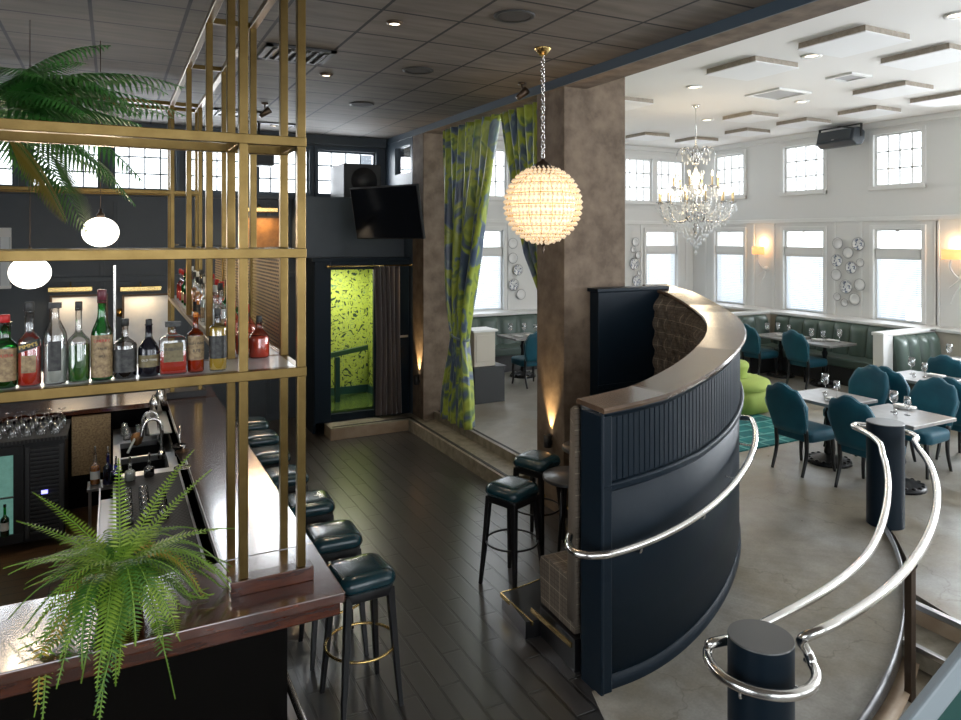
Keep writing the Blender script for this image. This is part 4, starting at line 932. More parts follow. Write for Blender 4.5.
# outer rail: wraps the near post on the camera side
wrap = around(P1, .24, 120, 340, .77, 22)
path = smoothpts([(P1[0] - .06, P1[1] + .15, .82), (P1[0] - .15, P1[1] + .17, .815)] + wrap, 4) + smoothpts([wrap[-1], (2.945, 2.262, .778), (2.950, 2.293, .815), (2.918, 2.302, .865), (2.912, 2.275, .905), (2.965, 2.242, .935), (3.05, 2.236, .944), outer[0]], 6)[1:] + outer[1:] + smoothpts([outer[-1], (6.06, 3.66, 1.06), (6.16, 3.70, 1.06), (6.26, 3.80, 1.06), (6.27, 3.92, 1.06), (6.18, 3.98, 1.06)], 5)[1:]
g = ob(*P1); g.tube(path, .025, 12); orr = g.build('outer_handrail', 'chrome', rl)
tq = on(C2, 4.72, -60)
for t in (-60,):
    q = (4.31, 2.63)
    g = ob(*P1); g.box(q[0] - .022, q[1] - .022, -.02, q[0] + .022, q[1] + .022, .80); g.build('thin_post', 'bronze', rl)
    zt = .87
    g = ob(*P1); g.tube(smoothpts([(q[0], q[1], .76), (q[0] + .03, q[1] - .02, .80), (q[0] + .02, q[1] - .01, zt - .02)], 4), .008, 6); g.build('rail_bracket', 'iron', rl)
for c, a, z in ((P1, 200, .77), (P1, 300, .77)):
    g = ob(*P1); x, y = c[0] + 0.24 * cos(R(a)), c[1] + 0.24 * sin(R(a)); x2, y2 = c[0] + .145 * cos(R(a)), c[1] + .145 * sin(R(a))
    g.tube(smoothpts([(x, y, z - .02), (x, y, z - .05), ((x + x2) / 2, (y + y2) / 2, z - .065), (x2, y2, z - .06)], 4), .007, 6); g.build('rail_bracket', 'chrome', rl)
# near stair rail at the lower right corner
nr_ = thing('stair_rail_cap', 'grey sloping rail cap on a dark green panel, cut by the lower right corner', 'railing', (3.1, 1.7, 0))

A_, B_ = Vector((1.479, .92, 1.755)), Vector((1.757, .78, 2.143)); dn = Vector((.0, 0, -.075)); bk = Vector((.015, .025, 0))
g = ob(3.1, 1.7); g.loft([[A_, A_ + bk, A_ + bk + dn, A_ + dn], [B_, B_ + bk, B_ + bk + dn, B_ + dn]], smooth=False); g.build('rail_cap', 'capgrey', nr_, .006)
g = ob(3.1, 1.7); a2, b2 = A_ + dn + bk * .3, B_ + dn + bk * .3; d3 = Vector((.0, 0, -1.66)); d4 = bk * .3
g.loft([[a2, a2 + d4, a2 + d4 + d3, a2 + d3], [b2, b2 + d4, b2 + d4 + d3, b2 + d3]], smooth=False); g.build('panel', 'boothteal', nr_)
# ------------------------------------------------------------------ beaded globe pendant
gp = thing('beaded_globe_pendant', 'large glowing crystal beaded globe hanging on a chain before the pillar', 'pendant lamp', (3.215, 5.06, 3.07))
RG = .322
g = G(); rings = 21
for i in range(1, rings):
    ph = PI * i / rings; r = RG * sin(ph); z = RG * cos(ph); n = max(8, int(2 * PI * r / .0375))
    for j in range(n):
        a = 2 * PI * (j + .5 * (i % 2)) / n; g.octa((r * cos(a), r * sin(a), z), .0195, .0195)
b_ = g.build('crystal_beads', 'bead', gp); b_['kind'] = 'stuff'
g = G()
for i in range(0, rings, 2):
    ph = PI * (i + .5) / rings; r = (RG - .008) * sin(ph); z = (RG - .008) * cos(ph); g.tube([(r * cos(2 * PI * j / 36), r * sin(2 * PI * j / 36), z) for j in range(36)], .0035, 5, closed=True)
for k in range(20):
    a = 2 * PI * k / 20; g.tube([((RG - .012) * sin(PI * i / 16) * cos(a), (RG - .012) * sin(PI * i / 16) * sin(a), (RG - .012) * cos(PI * i / 16)) for i in range(1, 16)], .003, 4)
g.build('wire_frame', 'brightbrass', gp)
G().sphere((0, 0, 0), .27, 24, 16).build('lamp_core', 'core', gp)
G().lathe([(.11, RG - .035), (.115, RG - .015), (.07, RG + .005), (.055, RG + .03), (.02, RG + .05), (.012, RG + .07)], n=20).build('cap', 'bronze', gp)
G().lathe([(.05, -RG + .02), (.03, -RG - .01), (.008, -RG - .03), (.014, -RG - .05), (.006, -RG - .08), (.001, -RG - .09)], n=14).build('finial', 'bronze', gp)
g = G(); z = RG + .07; k = 0; zt = BCZ - 3.07
while z < zt - .05:
    a = (k % 2) * PI / 2
    g.tube([(.016 * cos(q) * cos(a), .016 * cos(q) * sin(a), z + .024 + .024 * sin(q)) for q in [2 * PI * i / 10 for i in range(10)]], .0045, 5, closed=True); z += .040; k += 1
g.build('chain', 'chrome', gp)
G().lathe([(.005, zt - .07), (.03, zt - .06), (.07, zt - .01), (.075, zt)], n=20).build('ceiling_rose', 'brightbrass', gp)
d = bpy.data.lights.new('globe_glow', 'POINT'); d.energy = 40; d.color = (1, .70, .40); d.shadow_soft_size = .345
o = bpy.data.objects.new('globe_glow', d); COL.objects.link(o); o.parent = gp

# ------------------------------------------------------------------ chandelier
ch = thing('crystal_chandelier', 'large crystal chandelier with candle lamps hanging in the white dining room', 'chandelier', (8.0, 8.2, 3.30))
G().tube([(0, 0, .95), (0, 0, DCZ - 3.3)], .008, 6).build('chain', 'chrome', ch)
G().lathe([(.01, DCZ - 3.36), (.05, DCZ - 3.33), (.07, DCZ - 3.3)], n=16).build('ceiling_rose', 'chrome', ch)
G().lathe([(.02, -.45), (.05, -.38), (.03, -.28), (.11, -.2), (.14, -.14), (.05, -.08), (.03, .05), (.06, .15), (.03, .25), (.07, .38), (.09, .45), (.03, .52), (.03, .7), (.08, .76), (.05, .85), (.01, .95)], n=16).build('stem', 'crystalg', ch)
ng = G(); rnd = random.Random(3); cr = G()
def drop(x, y, z, r=.016, h=.03): cr.octa((x, y, z), r, h)
N = 12
for tier, (nn, rad, z0, zc) in enumerate([(12, .56, -.12, .10), (6, .34, .0, .34)]):
    for k in range(nn):
        a = 2 * PI * (k + .5 * tier) / nn; c_, s_ = cos(a), sin(a)
        P = smoothpts([(.05 * c_, .05 * s_, z0), (rad * .45 * c_, rad * .45 * s_, z0 - .14), (rad * .85 * c_, rad * .85 * s_, z0 - .10), (rad * c_, rad * s_, zc - .08)], 6)
        arm = G().tube(P, .010, 6).build('arm', 'crystalg', ch)
        G().lathe([(.01, zc - .09), (.05, zc - .07), (.055, zc - .06), (.015, zc - .055)], (rad * c_, rad * s_, 0), 12).build('drip_pan', 'crystalg', arm)
        G().lathe([(.013, zc - .06), (.013, zc + .08)], (rad * c_, rad * s_, 0), 8).build('candle', 'candle', ch)
        G().lathe([(.008, zc + .08), (.016, zc + .105), (.010, zc + .14), (.001, zc + .17)], (rad * c_, rad * s_, 0), 8).build('bulb', 'flame', ch)
        for q in range(9): t = 2 * PI * q / 9; drop(rad * c_ + .055 * cos(t), rad * s_ + .055 * sin(t), zc - .11 - .04 * (q % 3), .011, .032)
        for q in range(len(P)): drop(P[q].x, P[q].y, P[q].z - .045 - .03 * (q % 2), .011, .028)
        # swag chains from arm to arm
        a2 = a + 2 * PI / nn
        for q in range(1, 10):
            t = q / 10; x = rad * (c_ * (1 - t) + cos(a2) * t); y = rad * (s_ * (1 - t) + sin(a2) * t); drop(x, y, zc - .10 - .13 * sin(PI * t), .011, .016)
for j, (rad, z, n) in enumerate([(.42, -.24, 34), (.36, -.30, 32), (.30, -.36, 28), (.24, -.42, 24), (.18, -.48, 18), (.13, -.54, 14), (.08, -.60, 9), (.03, -.66, 4), (.10, .72, 10), (.22, .80, 14), (.17, .66, 12), (.12, .5, 12), (.10, .3, 12), (.16, .2, 14), (.3, -.12, 26), (.2, -.02, 20), (.48, -.18, 36)]):
    for k in range(n): a = 2 * PI * k / n + j; drop(rad * cos(a), rad * sin(a), z + rnd.uniform(-.02, .02), .016, .034)
drop(0, 0, -.74, .035, .045)
for k in range(8):
    a = 2 * PI * k / 8; P = smoothpts([(.03 * cos(a), .03 * sin(a), .62), (.14 * cos(a), .14 * sin(a), .86), (.25 * cos(a), .25 * sin(a), .86), (.29 * cos(a), .29 * sin(a), .76)], 5)
    G().tube(P, .008, 5).build('scroll', 'crystalg', ch); drop(.29 * cos(a), .29 * sin(a), .72, .014, .04)
c_ = cr.build('crystal_drops', 'crystal', ch, fix=False); c_['kind'] = 'stuff'
d = bpy.data.lights.new('candle_glow', 'POINT'); d.energy = 22; d.color = (1, .78, .5); d.shadow_soft_size = .3
o = bpy.data.objects.new('candle_glow', d); COL.objects.link(o); o.parent = ch; o.location = (0, 0, .35)

# ------------------------------------------------------------------ curtains between the pillars
def curtain(name, lab, rows, amp, nf, m, depth_dir, loc, cat='curtain', xo=None):
    """rows: (z, centre along Y start, end) - a pleated sheet; rows interpolated"""
    root = thing(name, lab, cat, loc); rs = []
    NZ = 60
    z1, z0 = rows[0][0], rows[-1][0]; tab_a = [(-r_[0], r_[1]) for r_ in rows]; tab_b = [(-r_[0], r_[2]) for r_ in rows]
    n = nf * 12; loops = []; uv = []
    for i in range(NZ + 1):
        z = z1 + (z0 - z1) * i / NZ; a = lin(tab_a, -z); b = lin(tab_b, -z); l = []
        w_ = abs(b - a); am = amp * (1.0 if w_ > .7 else .35 + .65 * w_ / .7)
        for j in range(n + 1):
            t = j / n; ph = 2 * PI * nf * t + .5 * sin(z * 1.3 + t * 7)
            x = am * sin(ph) + am * .35 * sin(ph * .5 + z) + (lin(xo, -z) if xo else 0); y = a + (b - a) * t
            P_ = (x, y, z) if depth_dir == 'x' else (y, x, z)
            l.append((P_[0] - loc[0] * 0, P_[1] - (loc[1] if depth_dir == 'x' else 0), P_[2] - loc[2]) if depth_dir == 'x' else (P_[0] - loc[0], P_[1], P_[2] - loc[2])); uv.append((t * 2.2, z))
        loops.append(l)
    g = G(); g.loft(loops, False, False, closed=False, uvs=uv); o = g.build('drape', m, root, fix=False)
    s = o.modifiers.new('thickness', 'SOLIDIFY'); s.thickness = .012
    return root
c1 = curtain('patterned_curtain', 'left green and blue patterned curtain tied back against the pillar, falling to the floor', [(4.28, 9.03, 7.48), (3.6, 9.0, 7.64), (2.6, 8.93, 7.98), (1.9, 8.85, 8.26), (1.52, 8.78, 8.38), (1.44, 8.76, 8.40), (1.2, 8.84, 8.36), (.6, 9.08, 8.28), (.29, 9.14, 8.26)], .085, 7, 'curtain', 'x', (4.14, 8.6, .27))
G().tube([(.0 + .09 * cos(t), -.02 + .20 * sin(t), 1.19 + .03 * sin(t)) for t in [2 * PI * i / 20 for i in range(20)]], .016, 7, closed=True).build('tie_band', 'curtain', c1)
c2 = curtain('patterned_curtain', 'right green and blue patterned curtain sweeping behind the lit pillar', [(4.28, 7.46, 6.46), (3.4, 7.22, 6.46), (2.4, 6.82, 6.45), (1.8, 6.62, 6.44), (1.4, 6.56, 6.44), (.6, 6.66, 6.44), (.29, 6.66, 6.44)], .075, 6, 'curtain', 'x', (4.18, 7.0, .27), xo=[(-2.6, 0), (-1.6, .22), (-.2, .26)])
# ------------------------------------------------------------------ phone booth with lime wallpaper
pb = thing('curtained_booth', 'dark blue built-in booth with open doorway showing lime floral wallpaper', 'booth', (2.6, 9.95, .16))
Q = (2.6, 9.95, .16)
g = ob(*Q); g.box(2.52, 9.95, .16, 2.76, 10.03, 2.45); g.box(3.40, 9.95, .16, 3.95, 10.03, 2.45); g.box(2.76, 9.95, .16, 3.40, 10.03, .27); g.box(2.76, 9.95, 2.33, 3.40, 10.03, 2.45); g.build('facade', 'navy', pb, .008)
g = ob(*Q); g.box(2.48, 9.93, 2.45, 3.955, 11.05, 2.50); g.box(2.52, 10.03, 0, 2.56, 11.05, 2.45); g.box(3.92, 10.03, 0, 3.95, 11.05, 2.45); g.build('outer_shell', 'navy', pb)
ob(*Q).box(2.56, 11.02, .2, 3.92, 11.05, 2.45).build('back_wallpaper', 'wallpaper', pb)
ob(*Q).box(3.66, 10.05, .2, 3.70, 11.02, 2.45).build('side_wallpaper', 'wallpaper', pb)
ob(*Q).box(2.56, 10.03, .16, 3.92, 11.02, .30).build('booth_floor', 'boothgreen', pb)
g = ob(*Q); g.box(2.56, 11.0, .3, 3.66, 11.02, .42); g.box(3.64, 10.05, .3, 3.66, 11.0, .42); g.build('skirting', 'boothteal', pb)
g = ob(*Q); g.loft([[(2.6, 10.3, .98), (2.6, 10.36, .98), (2.6, 10.36, 1.05), (2.6, 10.3, 1.05)], [(3.62, 10.88, 1.0), (3.62, 10.96, 1.0), (3.62, 10.96, 1.07), (3.62, 10.88, 1.07)]], smooth=False); g.build('handrail', 'boothteal', pb)
ob(*Q).box(2.98, 10.50, .3, 3.05, 10.57, .98).build('rail_post', 'boothteal', pb)
ob(*Q).box(2.56, 10.1, 2.40, 3.92, 11.0, 2.45).build('ceiling_board', 'navy', pb)
d = bpy.data.lights.new('booth_lamp', 'AREA'); d.size = .3; d.energy = 14; d.color = (1, .95, .8)
o = bpy.data.objects.new('booth_lamp', d); COL.objects.link(o); o.parent = pb; o.location = (.45, .45, 2.2)
cr_ = thing('curtain_rod', 'brass curtain rod across the top of the booth doorway', 'curtain rod', (2.7, 9.90, 2.38)); 
g = ob(2.7, 9.90, 2.38); g.tube([(2.7, 9.90, 2.38), (3.98, 9.90, 2.38)], .012, 8); g.box(2.70, 9.89, 2.37, 2.72, 9.96, 2.39); g.box(3.94, 9.89, 2.37, 3.96, 9.96, 2.39); g.build('rod', 'brightbrass', cr_)
g = ob(2.7, 9.90, 2.38); g.sphere((3.98, 9.90, 2.38), .025, 10, 8); g.sphere((2.7, 9.90, 2.38), .025, 10, 8); g.build('finial', 'brightbrass', cr_)
curtain('booth_curtain', 'dark brown velvet curtain drawn aside at the right of the booth doorway', [(2.37, 3.38, 3.76), (1.2, 3.42, 3.77), (.19, 3.40, 3.80)], .030, 5, 'brownvelvet', 'y', (3.6, 9.89, .17))
tag(G().box(3.80, 9.94, 1.30, 3.93, 9.96, 1.33).build('latch_bar', 'steel'), 'short steel bar right of the brown booth curtain', 'latch')
for o_ in [c for c in bpy.data.objects if c.get('category') == 'curtain' and 'brown' in c['label']]: o_.location.y = 9.89

# ------------------------------------------------------------------ television, cabinet, pictures, dark speaker
tv = thing('television', 'flat black television on a tilting arm above the booth, reflecting the room', 'television', (3.42, 8.92, 3.12))
c0 = Vector((3.17, 8.81, 3.12)); ax = Vector((.50, -1.16, 0)).normalized(); up = Vector((-.17, -.073, .98)).normalized(); nn = ax.cross(up).normalized(); up = nn.cross(ax)
Mx = Matrix((( -nn.x, ax.x, up.x, 0), (-nn.y, ax.y, up.y, 0), (-nn.z, ax.z, up.z, 0), (0, 0, 0, 1)))
Mx = Matrix(((ax.x, nn.x, up.x, 0), (ax.y, nn.y, up.y, 0), (ax.z, nn.z, up.z, 0), (0, 0, 0, 1)))
sgn = 1 if nn.dot(Vector((3.17, 8.81, .3))) < 0 else -1
T0 = Matrix.Translation(c0 - tv.location) @ Mx
g = G(); g.T = T0; g.box(-.635, -.03, -.35, .635, .01, .35); g.build('case', 'blackmatte', tv, .006)
g = G(); g.T = T0; g.box(-.62, .0105 * sgn if sgn > 0 else -.032, -.335, .62, .012 * sgn if sgn > 0 else -.0305, .33); g.build('screen', 'tv', tv)
g = ob(3.42, 8.92, 3.12); g.tube([(3.24, 8.88, 3.1), (3.6, 9.2, 3.1), (3.94, 9.6, 3.1)], .025, 8); g.box(3.90, 9.52, 2.95, 3.95, 9.72, 3.25); g.build('wall_arm', 'blackmatte', tv)
cbn = tag(G().box(3.02, 10.2, 3.385, 3.60, 10.95, 3.89).build('loudspeaker_cabinet', 'grey', bevel=.012), 'large black box cabinet in front of the high windows, above the television', 'cabinet')
G().lathe([(.18, 0), (.20, .006), (.001, .012)], n=24).build('speaker_cone', 'grey', cbn).matrix_world = Matrix.Translation((3.33, 10.198, 3.64)) @ Matrix.Rotation(R(90), 4, 'X')
struct(G().box(2.45, 10.15, 2.5, 3.95, 11.04, 3.38).build('wall_bulkhead', 'navywall'))
sp = thing('loudspeaker', 'dark box loudspeaker hanging before the high windows behind the brass posts', 'loudspeaker', (1.79, 10.1, 3.89))
g = G(); g.box(-.18, -.15, -.11, .18, .15, .11); g.build('cabinet', 'plastic', sp, .015); G().box(-.16, -.155, -.09, .16, -.148, .09).build('grille', 'blackmatte', sp); G().tube([(0, 0, .1), (0, 0, BCZ - 3.89)], .015, 6).build('bracket', 'blackmatte', sp)
def picture(lab, x0, x1, z0, z1, m, light_=True, e=8):
    root = thing('framed_picture', lab, 'picture', ((x0 + x1) / 2, YC - .03, z0)); o = ((x0 + x1) / 2, YC - .03, z0)
    ob(*o).box(x0, YC - .045, z0, x1, YC - .02, z1).build('picture_face', m, root)
    g = ob(*o); 
    for a in ((x0 - .03, x0, z0 - .03, z1 + .03), (x1, x1 + .03, z0 - .03, z1 + .03), (x0, x1, z0 - .03, z0), (x0, x1, z1, z1 + .03)): g.box(a[0], YC - .055, a[2], a[1], YC - .02, a[3])
    g.build('frame', 'bronze', root)
    if light_:
        xm = (x0 + x1) / 2 - .1
        r2 = thing('picture_light', 'brass picture light over the %s' % lab.split(' behind')[0].replace(', lit from above', '').replace(',', ''), 'picture lamp', (xm, YC, z1 + .14))
        g = ob(xm, YC, z1 + .14); g.box(xm - .26, YC - .20, z1 + .08, xm + .26, YC - .14, z1 + .15); g.build('shade', 'brightbrass', r2, .01)
        g = ob(xm, YC, z1 + .14); g.tube(smoothpts([(xm, YC - .02, z1 + .10), (xm, YC - .06, z1 + .2), (xm, YC - .17, z1 + .16)], 4), .01, 6); g.build('arm', 'brightbrass', r2)
        l = light('picture_lamp', (xm, YC - .17, z1 + .07), (R(-25), 0, 0), .4, .03, e, (1, .7, .4))
picture('pale framed print, left one behind the bottles', -.72, -.09, .86, 1.99, 'art', e=80)  # tall glass door panels, built as pale pictures; lamp above makes them bright
picture('pale framed print, right one behind the bottles', .14, .74, .86, 1.97, 'art', e=80)
picture('copper toned picture, lit from above behind the brass posts', 1.76, 2.34, 2.63, 3.09, 'copper', e=160)
tag(G().box(.005, YC - .06, .7, .035, YC - .03, 2.41).build('steel_strip', 'chrome'), 'thin vertical steel strip between the two pale prints', 'strip')
k_ = tag(G().lathe([(.05, 0), (.06, .015), (.02, .02), (.02, .04)], n=20).build('wall_dial', 'brightbrass'), 'small round brass dial beside the steel strip', 'dial'); k_.matrix_world = Matrix.Translation((.085, YC - .01, 1.75)) @ Matrix.Rotation(R(90), 4, 'X')
lm = thing('wall_lantern', 'narrow white framed wall light at the far left edge', 'wall lamp', (-1.24, YC, 2.55))
g = G(); g.box(-.05, -.12, -.38, .05, -.02, .25); g.build('glass_box', 'frost', lm); g = G(); g.box(-.06, -.13, .25, .06, 0, .37); g.box(-.06, -.13, -.42, .06, 0, -.38); g.box(-.06, -.02, -.40, -.05, 0, .30); g.box(.05, -.02, -.40, .06, 0, .30); g.build('frame', 'linen', lm, .005)

# ------------------------------------------------------------------ fittings of the dark ceiling
def slatvent(lab, x, y, w=.62, h=.5, n=7):
    r_ = thing('ceiling_vent', lab, 'vent', (x, y, BCZ), group=None)
    g = G(); g.box(-w / 2, -h / 2, -.02, w / 2, -h / 2 + .05, 0); g.box(-w / 2, h / 2 - .05, -.02, w / 2, h / 2, 0); g.box(-w / 2, -h / 2, -.02, -w / 2 + .05, h / 2, 0); g.box(w / 2 - .05, -h / 2, -.02, w / 2, h / 2, 0); g.build('vent_frame', 'ventdark', r_)
    g = G()
    for k in range(n):
        x_ = -w / 2 + .08 + k * (w - .16) / (n - 1); g.box(x_ - .012, -h / 2 + .05, -.03, x_ + .012, h / 2 - .05, -.005)
    g.build('slats', 'ventdark', r_); G().box(-w / 2 + .05, -h / 2 + .05, -.004, w / 2 - .05, h / 2 - .05, 0).build('opening', 'black', r_)
slatvent('slatted dark ceiling vent nearest, seen between the brass posts', 1.41, 6.2, .58, .5)
slatvent('slatted dark ceiling vent farther back by the tall posts', 1.39, 9.5, .58, .5)
slatvent('small slot vent near the far dark ceiling edge', 1.96, 10.1, .8, .11, 5)
for (x, y), l in zip([(1.85, 4.95), (1.85, 6.84), (2.03, 10.28)], ['lit round recessed lamp nearest in the dark ceiling', 'lit round recessed lamp second in the dark ceiling', 'lit round recessed lamp farthest back in the dark ceiling']):
    r_ = thing('recessed_light', l, 'ceiling lamp', (x, y, BCZ), group='recessed lamps in the dark ceiling')
    G().lathe([(.04, 0), (.065, 0), (.06, -.012), (.042, -.02)], n=20, cap=False).build('trim_ring', 'bronze', r_); G().lathe([(.001, -.012), (.042, -.012)], n=20, cap=False).build('lens', 'downlight', r_)
    d = bpy.data.lights.new('recessed_beam', 'SPOT'); d.energy = 35; d.spot_size = R(80); d.spot_blend = .6; d.color = (1, .82, .6); d.shadow_soft_size = .04
    o = bpy.data.objects.new('recessed_beam', d); COL.objects.link(o); o.location = (x, y, BCZ - .03)
for (x, y), l in zip([(2.56, 4.41), (2.58, 6.27), (2.64, 8.18)], ['round flush ceiling speaker nearest the beam', 'round flush ceiling speaker in the middle of the dark ceiling', 'round flush ceiling speaker toward the back of the dark ceiling']):
    r_ = thing('ceiling_speaker', l, 'ceiling speaker', (x, y, BCZ), group='flush speakers in the dark ceiling')
    G().lathe([(.12, 0), (.15, 0), (.145, -.012), (.12, -.008)], n=28, cap=False).build('trim_ring', 'ventdark', r_); G().lathe([(.001, -.006), (.12, -.006)], n=28, cap=False).build('grille', 'grilled', r_)
for (x, y), l in zip([(1.60, 8.65), (3.74, 6.29)], ['small black track spot lamp by the far ceiling vent', 'small brass spot lamp near the chain of the beaded globe']):
    r_ = thing('spot_lamp', l, 'spot lamp', (x, y, BCZ)); g = G(); g.lathe([(.04, -.02), (.04, 0)], n=14); g.tube([(0, 0, 0), (0, 0, -.09)], .008, 6); g.build('mount', 'bronze', r_)
    g = G(); g.T = Matrix.Translation((0, 0, -.12)) @ Matrix.Rotation(R(50), 4, 'Y'); g.lathe([(.025, -.07), (.04, .03), (.045, .07), (.02, .07)], n=14); g.build('lamp_head', 'bronze', r_)
# uplights on the pillars
for (x, y, z), n_, l in (((3.97, 9.60, .76), 0, 'small black uplight washing the far pillar beside the booth'), ((3.99, 6.12, .76), 1, 'small black uplight washing the near pillar behind the stools')):
    r_ = thing('uplight', l, 'wall lamp', (x, y, z), group=None); g = G(); g.lathe([(.035, -.11), (.04, -.10), (.04, .02), (.034, .02), (.034, -.02), (.001, -.02)], (-.045, 0, 0), 16, cap=False); g.build('housing', 'blackmatte', r_)
    G().box(-.03, -.02, -.08, .025, .02, -.04).build('wall_bracket', 'blackmatte', r_); G().lathe([(.001, -.012), (.033, -.012)], (-.045, 0, 0), 14, cap=False).build('lens', 'bulb', r_)
    d = bpy.data.lights.new('uplight_beam', 'SPOT'); d.energy = 60; d.spot_size = R(52); d.spot_blend = .9; d.color = (1, .68, .32); d.shadow_soft_size = .015
    o = bpy.data.objects.new('uplight_beam', d); COL.objects.link(o); o.parent = r_; o.location = (-.047, 0, .02); o.rotation_euler = (0, R(180 + 8), 0)
# ------------------------------------------------------------------ dining chairs
def chair(lab, loc, rz=0, grp=None):
    root = thing('dining_chair', lab, 'chair', loc, rz, grp)
    lo = []
    for z, k in ((.355, .93), (.37, .985), (.41, 1.0), (.445, 1.0), (.468, .95), (.480, .82), (.488, .5), (.49, .1)):
        lo.append([(x * k * (1 if x < 0 else 1.0) + .02, y * k * (1.0 + .12 * (x + .25)), z) for x, y, _ in rrect(.46, .47, .07, 4)])
    G().loft(lo).build('seat', 'velvet', root)
    W = [i / 14 * 2 - 1 for i in range(15)]; hw = .245
    def lean(z): return -.215 - .10 * sm(.40, 1.0, z) * 1.0 - .03 * (z - .45)
    def zt(u): a = abs(u); return .965 - .055 * sm(.12, .55, a) - .02 * sm(.55, .62, a) * 0 - .14 * max(0, (a - .72) / .28) ** 1.6
    def zb(u): a = abs(u); return .44 + .26 * sm(.80, 1.0, a)
    loops = []; outline = []; rimb = []
    for u in W:
        y = u * hw; z0, z1 = zb(u), zt(u); wr = .025 * (1 - u * u) ; th = .036 * (1 - .35 * abs(u) ** 4); l = []
        nz = 8
        for i in range(nz + 1): z = z0 + (z1 - z0) * i / nz; ins = .012 if i in (0, nz) else 0; l.append((lean(z) - wr + th - ins + .015 * sin(PI * i / nz), y, z - (0.0 if i else -.0)))
        l.append((lean(z1) - wr, y, z1 + .012))
        for i in range(nz, -1, -1): z = z0 + (z1 - z0) * i / nz; ins = .012 if i in (0, nz) else 0; l.append((lean(z) - wr - th + ins, y, z))
        loops.append(l); outline.append((lean(z1) - wr - th * .55, y, z1 + .004))
    G().loft(loops).build('backrest', 'velvet', root)
    us = W; left_ = [(lean(zb(-1) + (zt(-1) - zb(-1)) * q / 4) - .03, -hw - .002, zb(-1) + (zt(-1) - zb(-1)) * q / 4) for q in range(4)]
    rt = [(x, -y, z) for x, y, z in left_][::-1]
    G().tube([(-.235, -.205, .46), (-.25, -.225, .56)] + left_ + outline + rt + [(-.25, .225, .56), (-.235, .205, .46)], .005, 6).build('piping', 'piping', root)
    for sx, sy in ((1, 1), (1, -1), (-1, 1), (-1, -1)):
        if sx > 0: P = [(.205, .19 * sy, .37), (.215, .2 * sy, .25), (.205, .20 * sy, .12), (.225, .21 * sy, 0)]; rr = [.026, .024, .018, .015]
        else: P = [(-.215, .19 * sy, .50), (-.20, .19 * sy, .36), (-.205, .19 * sy, .2), (-.27, .19 * sy, 0)]; rr = [.024, .024, .020, .016]
        Q_ = smoothpts(P, 5); G().tube(Q_, .02, 8, radii=[lin([(i * 5, r) for i, r in enumerate(rr)], k) for k in range(len(Q_))]).build('leg', 'black', root)
    return root
CH = [((6.70, 5.25), 0, 'teal velvet dining chair seen from behind, nearest the rug corner'),
      ((6.76, 4.53), 2, 'teal velvet dining chair seen from behind, just left of the far railing post'),
      ((7.84, 5.47), 178, 'teal velvet dining chair facing the camera side across the table nearest the rug'),
      ((7.76, 4.64), 182, 'teal velvet dining chair across the table right of the railing post'),
      ((8.60, 5.34), 0, 'teal velvet dining chair back to back behind the one across the rug side table'),
      ((8.58, 4.58), 0, 'teal velvet dining chair cut by the right edge behind the nearest table'),
      ((10.1, 5.52), 4, 'teal velvet dining chair high at the right edge before the corner bench'),
      ((10.47, 8.15), 0, 'teal velvet dining chair at the nearer table of the long green bench'),
      ((10.42, 9.10), 0, 'teal velvet dining chair at the farther green bench table, partly behind the booth cap'),
      ((6.32, 10.38), 88, 'bright teal dining chair seen between the curtain and the lit pillar')]
(cx_, cy_), a_, l_ = CH[0]
ch0 = chair(l_, (cx_, cy_, DZ), R(a_), 'teal velvet dining chairs')
for (x, y), a, l in CH[1:]: dup(ch0, (x, y, DZ), R(a), l)
# tables
def table(lab, loc, s=.70, top='tablegrey'):
    root = thing('dining_table', lab, 'table', loc, 0, 'square dining tables')
    G().box(-s / 2, -s / 2, .70, s / 2, s / 2, .735).build('table_top', top, root, .004)
    G().box(-.2, -.2, .68, .2, .2, .70).build('top_plate', 'iron', root)
    G().lathe([(.035, .68), (.03, .60), (.05, .55), (.032, .48), (.04, .34), (.055, .26), (.03, .2), (.05, .12), (.04, .08)], n=20).build('column', 'iron', root)
    g = G()
    g.lathe([(.04, .10), (.10, .07), (.20, .045), (.235, .03), (.24, 0)], n=28)
    for k in range(16): a = 2 * PI * k / 16; g.sphere((.20 * cos(a), .20 * sin(a), .045), .022, 8, 6, .6)
    g.build('base', 'iron', root)
    return root
TB = [((7.15, 5.28), 'grey topped dining table nearest the rug, on an ornate black iron base'), ((7.08, 4.42), 'grey topped dining table right behind the far railing post'),
      ((9.22, 5.48), 'pale topped dining table in the second row, near the cream partition end'), ((9.25, 4.5), 'dining table of the second row beyond the right edge chair'),
      ((10.98, 5.85), 'dark topped table at the corner bench by the right edge'), ((10.8, 8.05), 'nearer of two tables along the long green bench'), ((10.8, 8.95), 'farther of two tables along the long green bench'),
      ((6.62, 11.1), 'table at the green bench behind the curtains')]
t0 = table(TB[0][1], (*TB[0][0], DZ))
for (x, y), l in TB[1:]: dup(t0, (x, y, DZ), 0, l)
TZ = DZ + .735
def wg(lab, loc, s=1.0, first=[None]):
    if first[0] is None:
        r_ = thing('wine_glass', lab, 'wine glass', loc, group='wine glasses on the dining tables')
        G().lathe([(.034, 0), (.033, .003), (.006, .008), (.0035, .02), (.0035, .085), (.012, .095)], n=20).build('stem', 'gl', r_)
        G().lathe([(.010, .093), (.034, .118), (.044, .15), (.042, .18), (.034, .22), (.033, .22), (.041, .18), (.043, .15)], n=22, cap=False).build('bowl', 'gl', r_)
        first[0] = r_
    else: r_ = dup(first[0], loc, 0, lab)
    r_.scale = (s, s, s); return r_
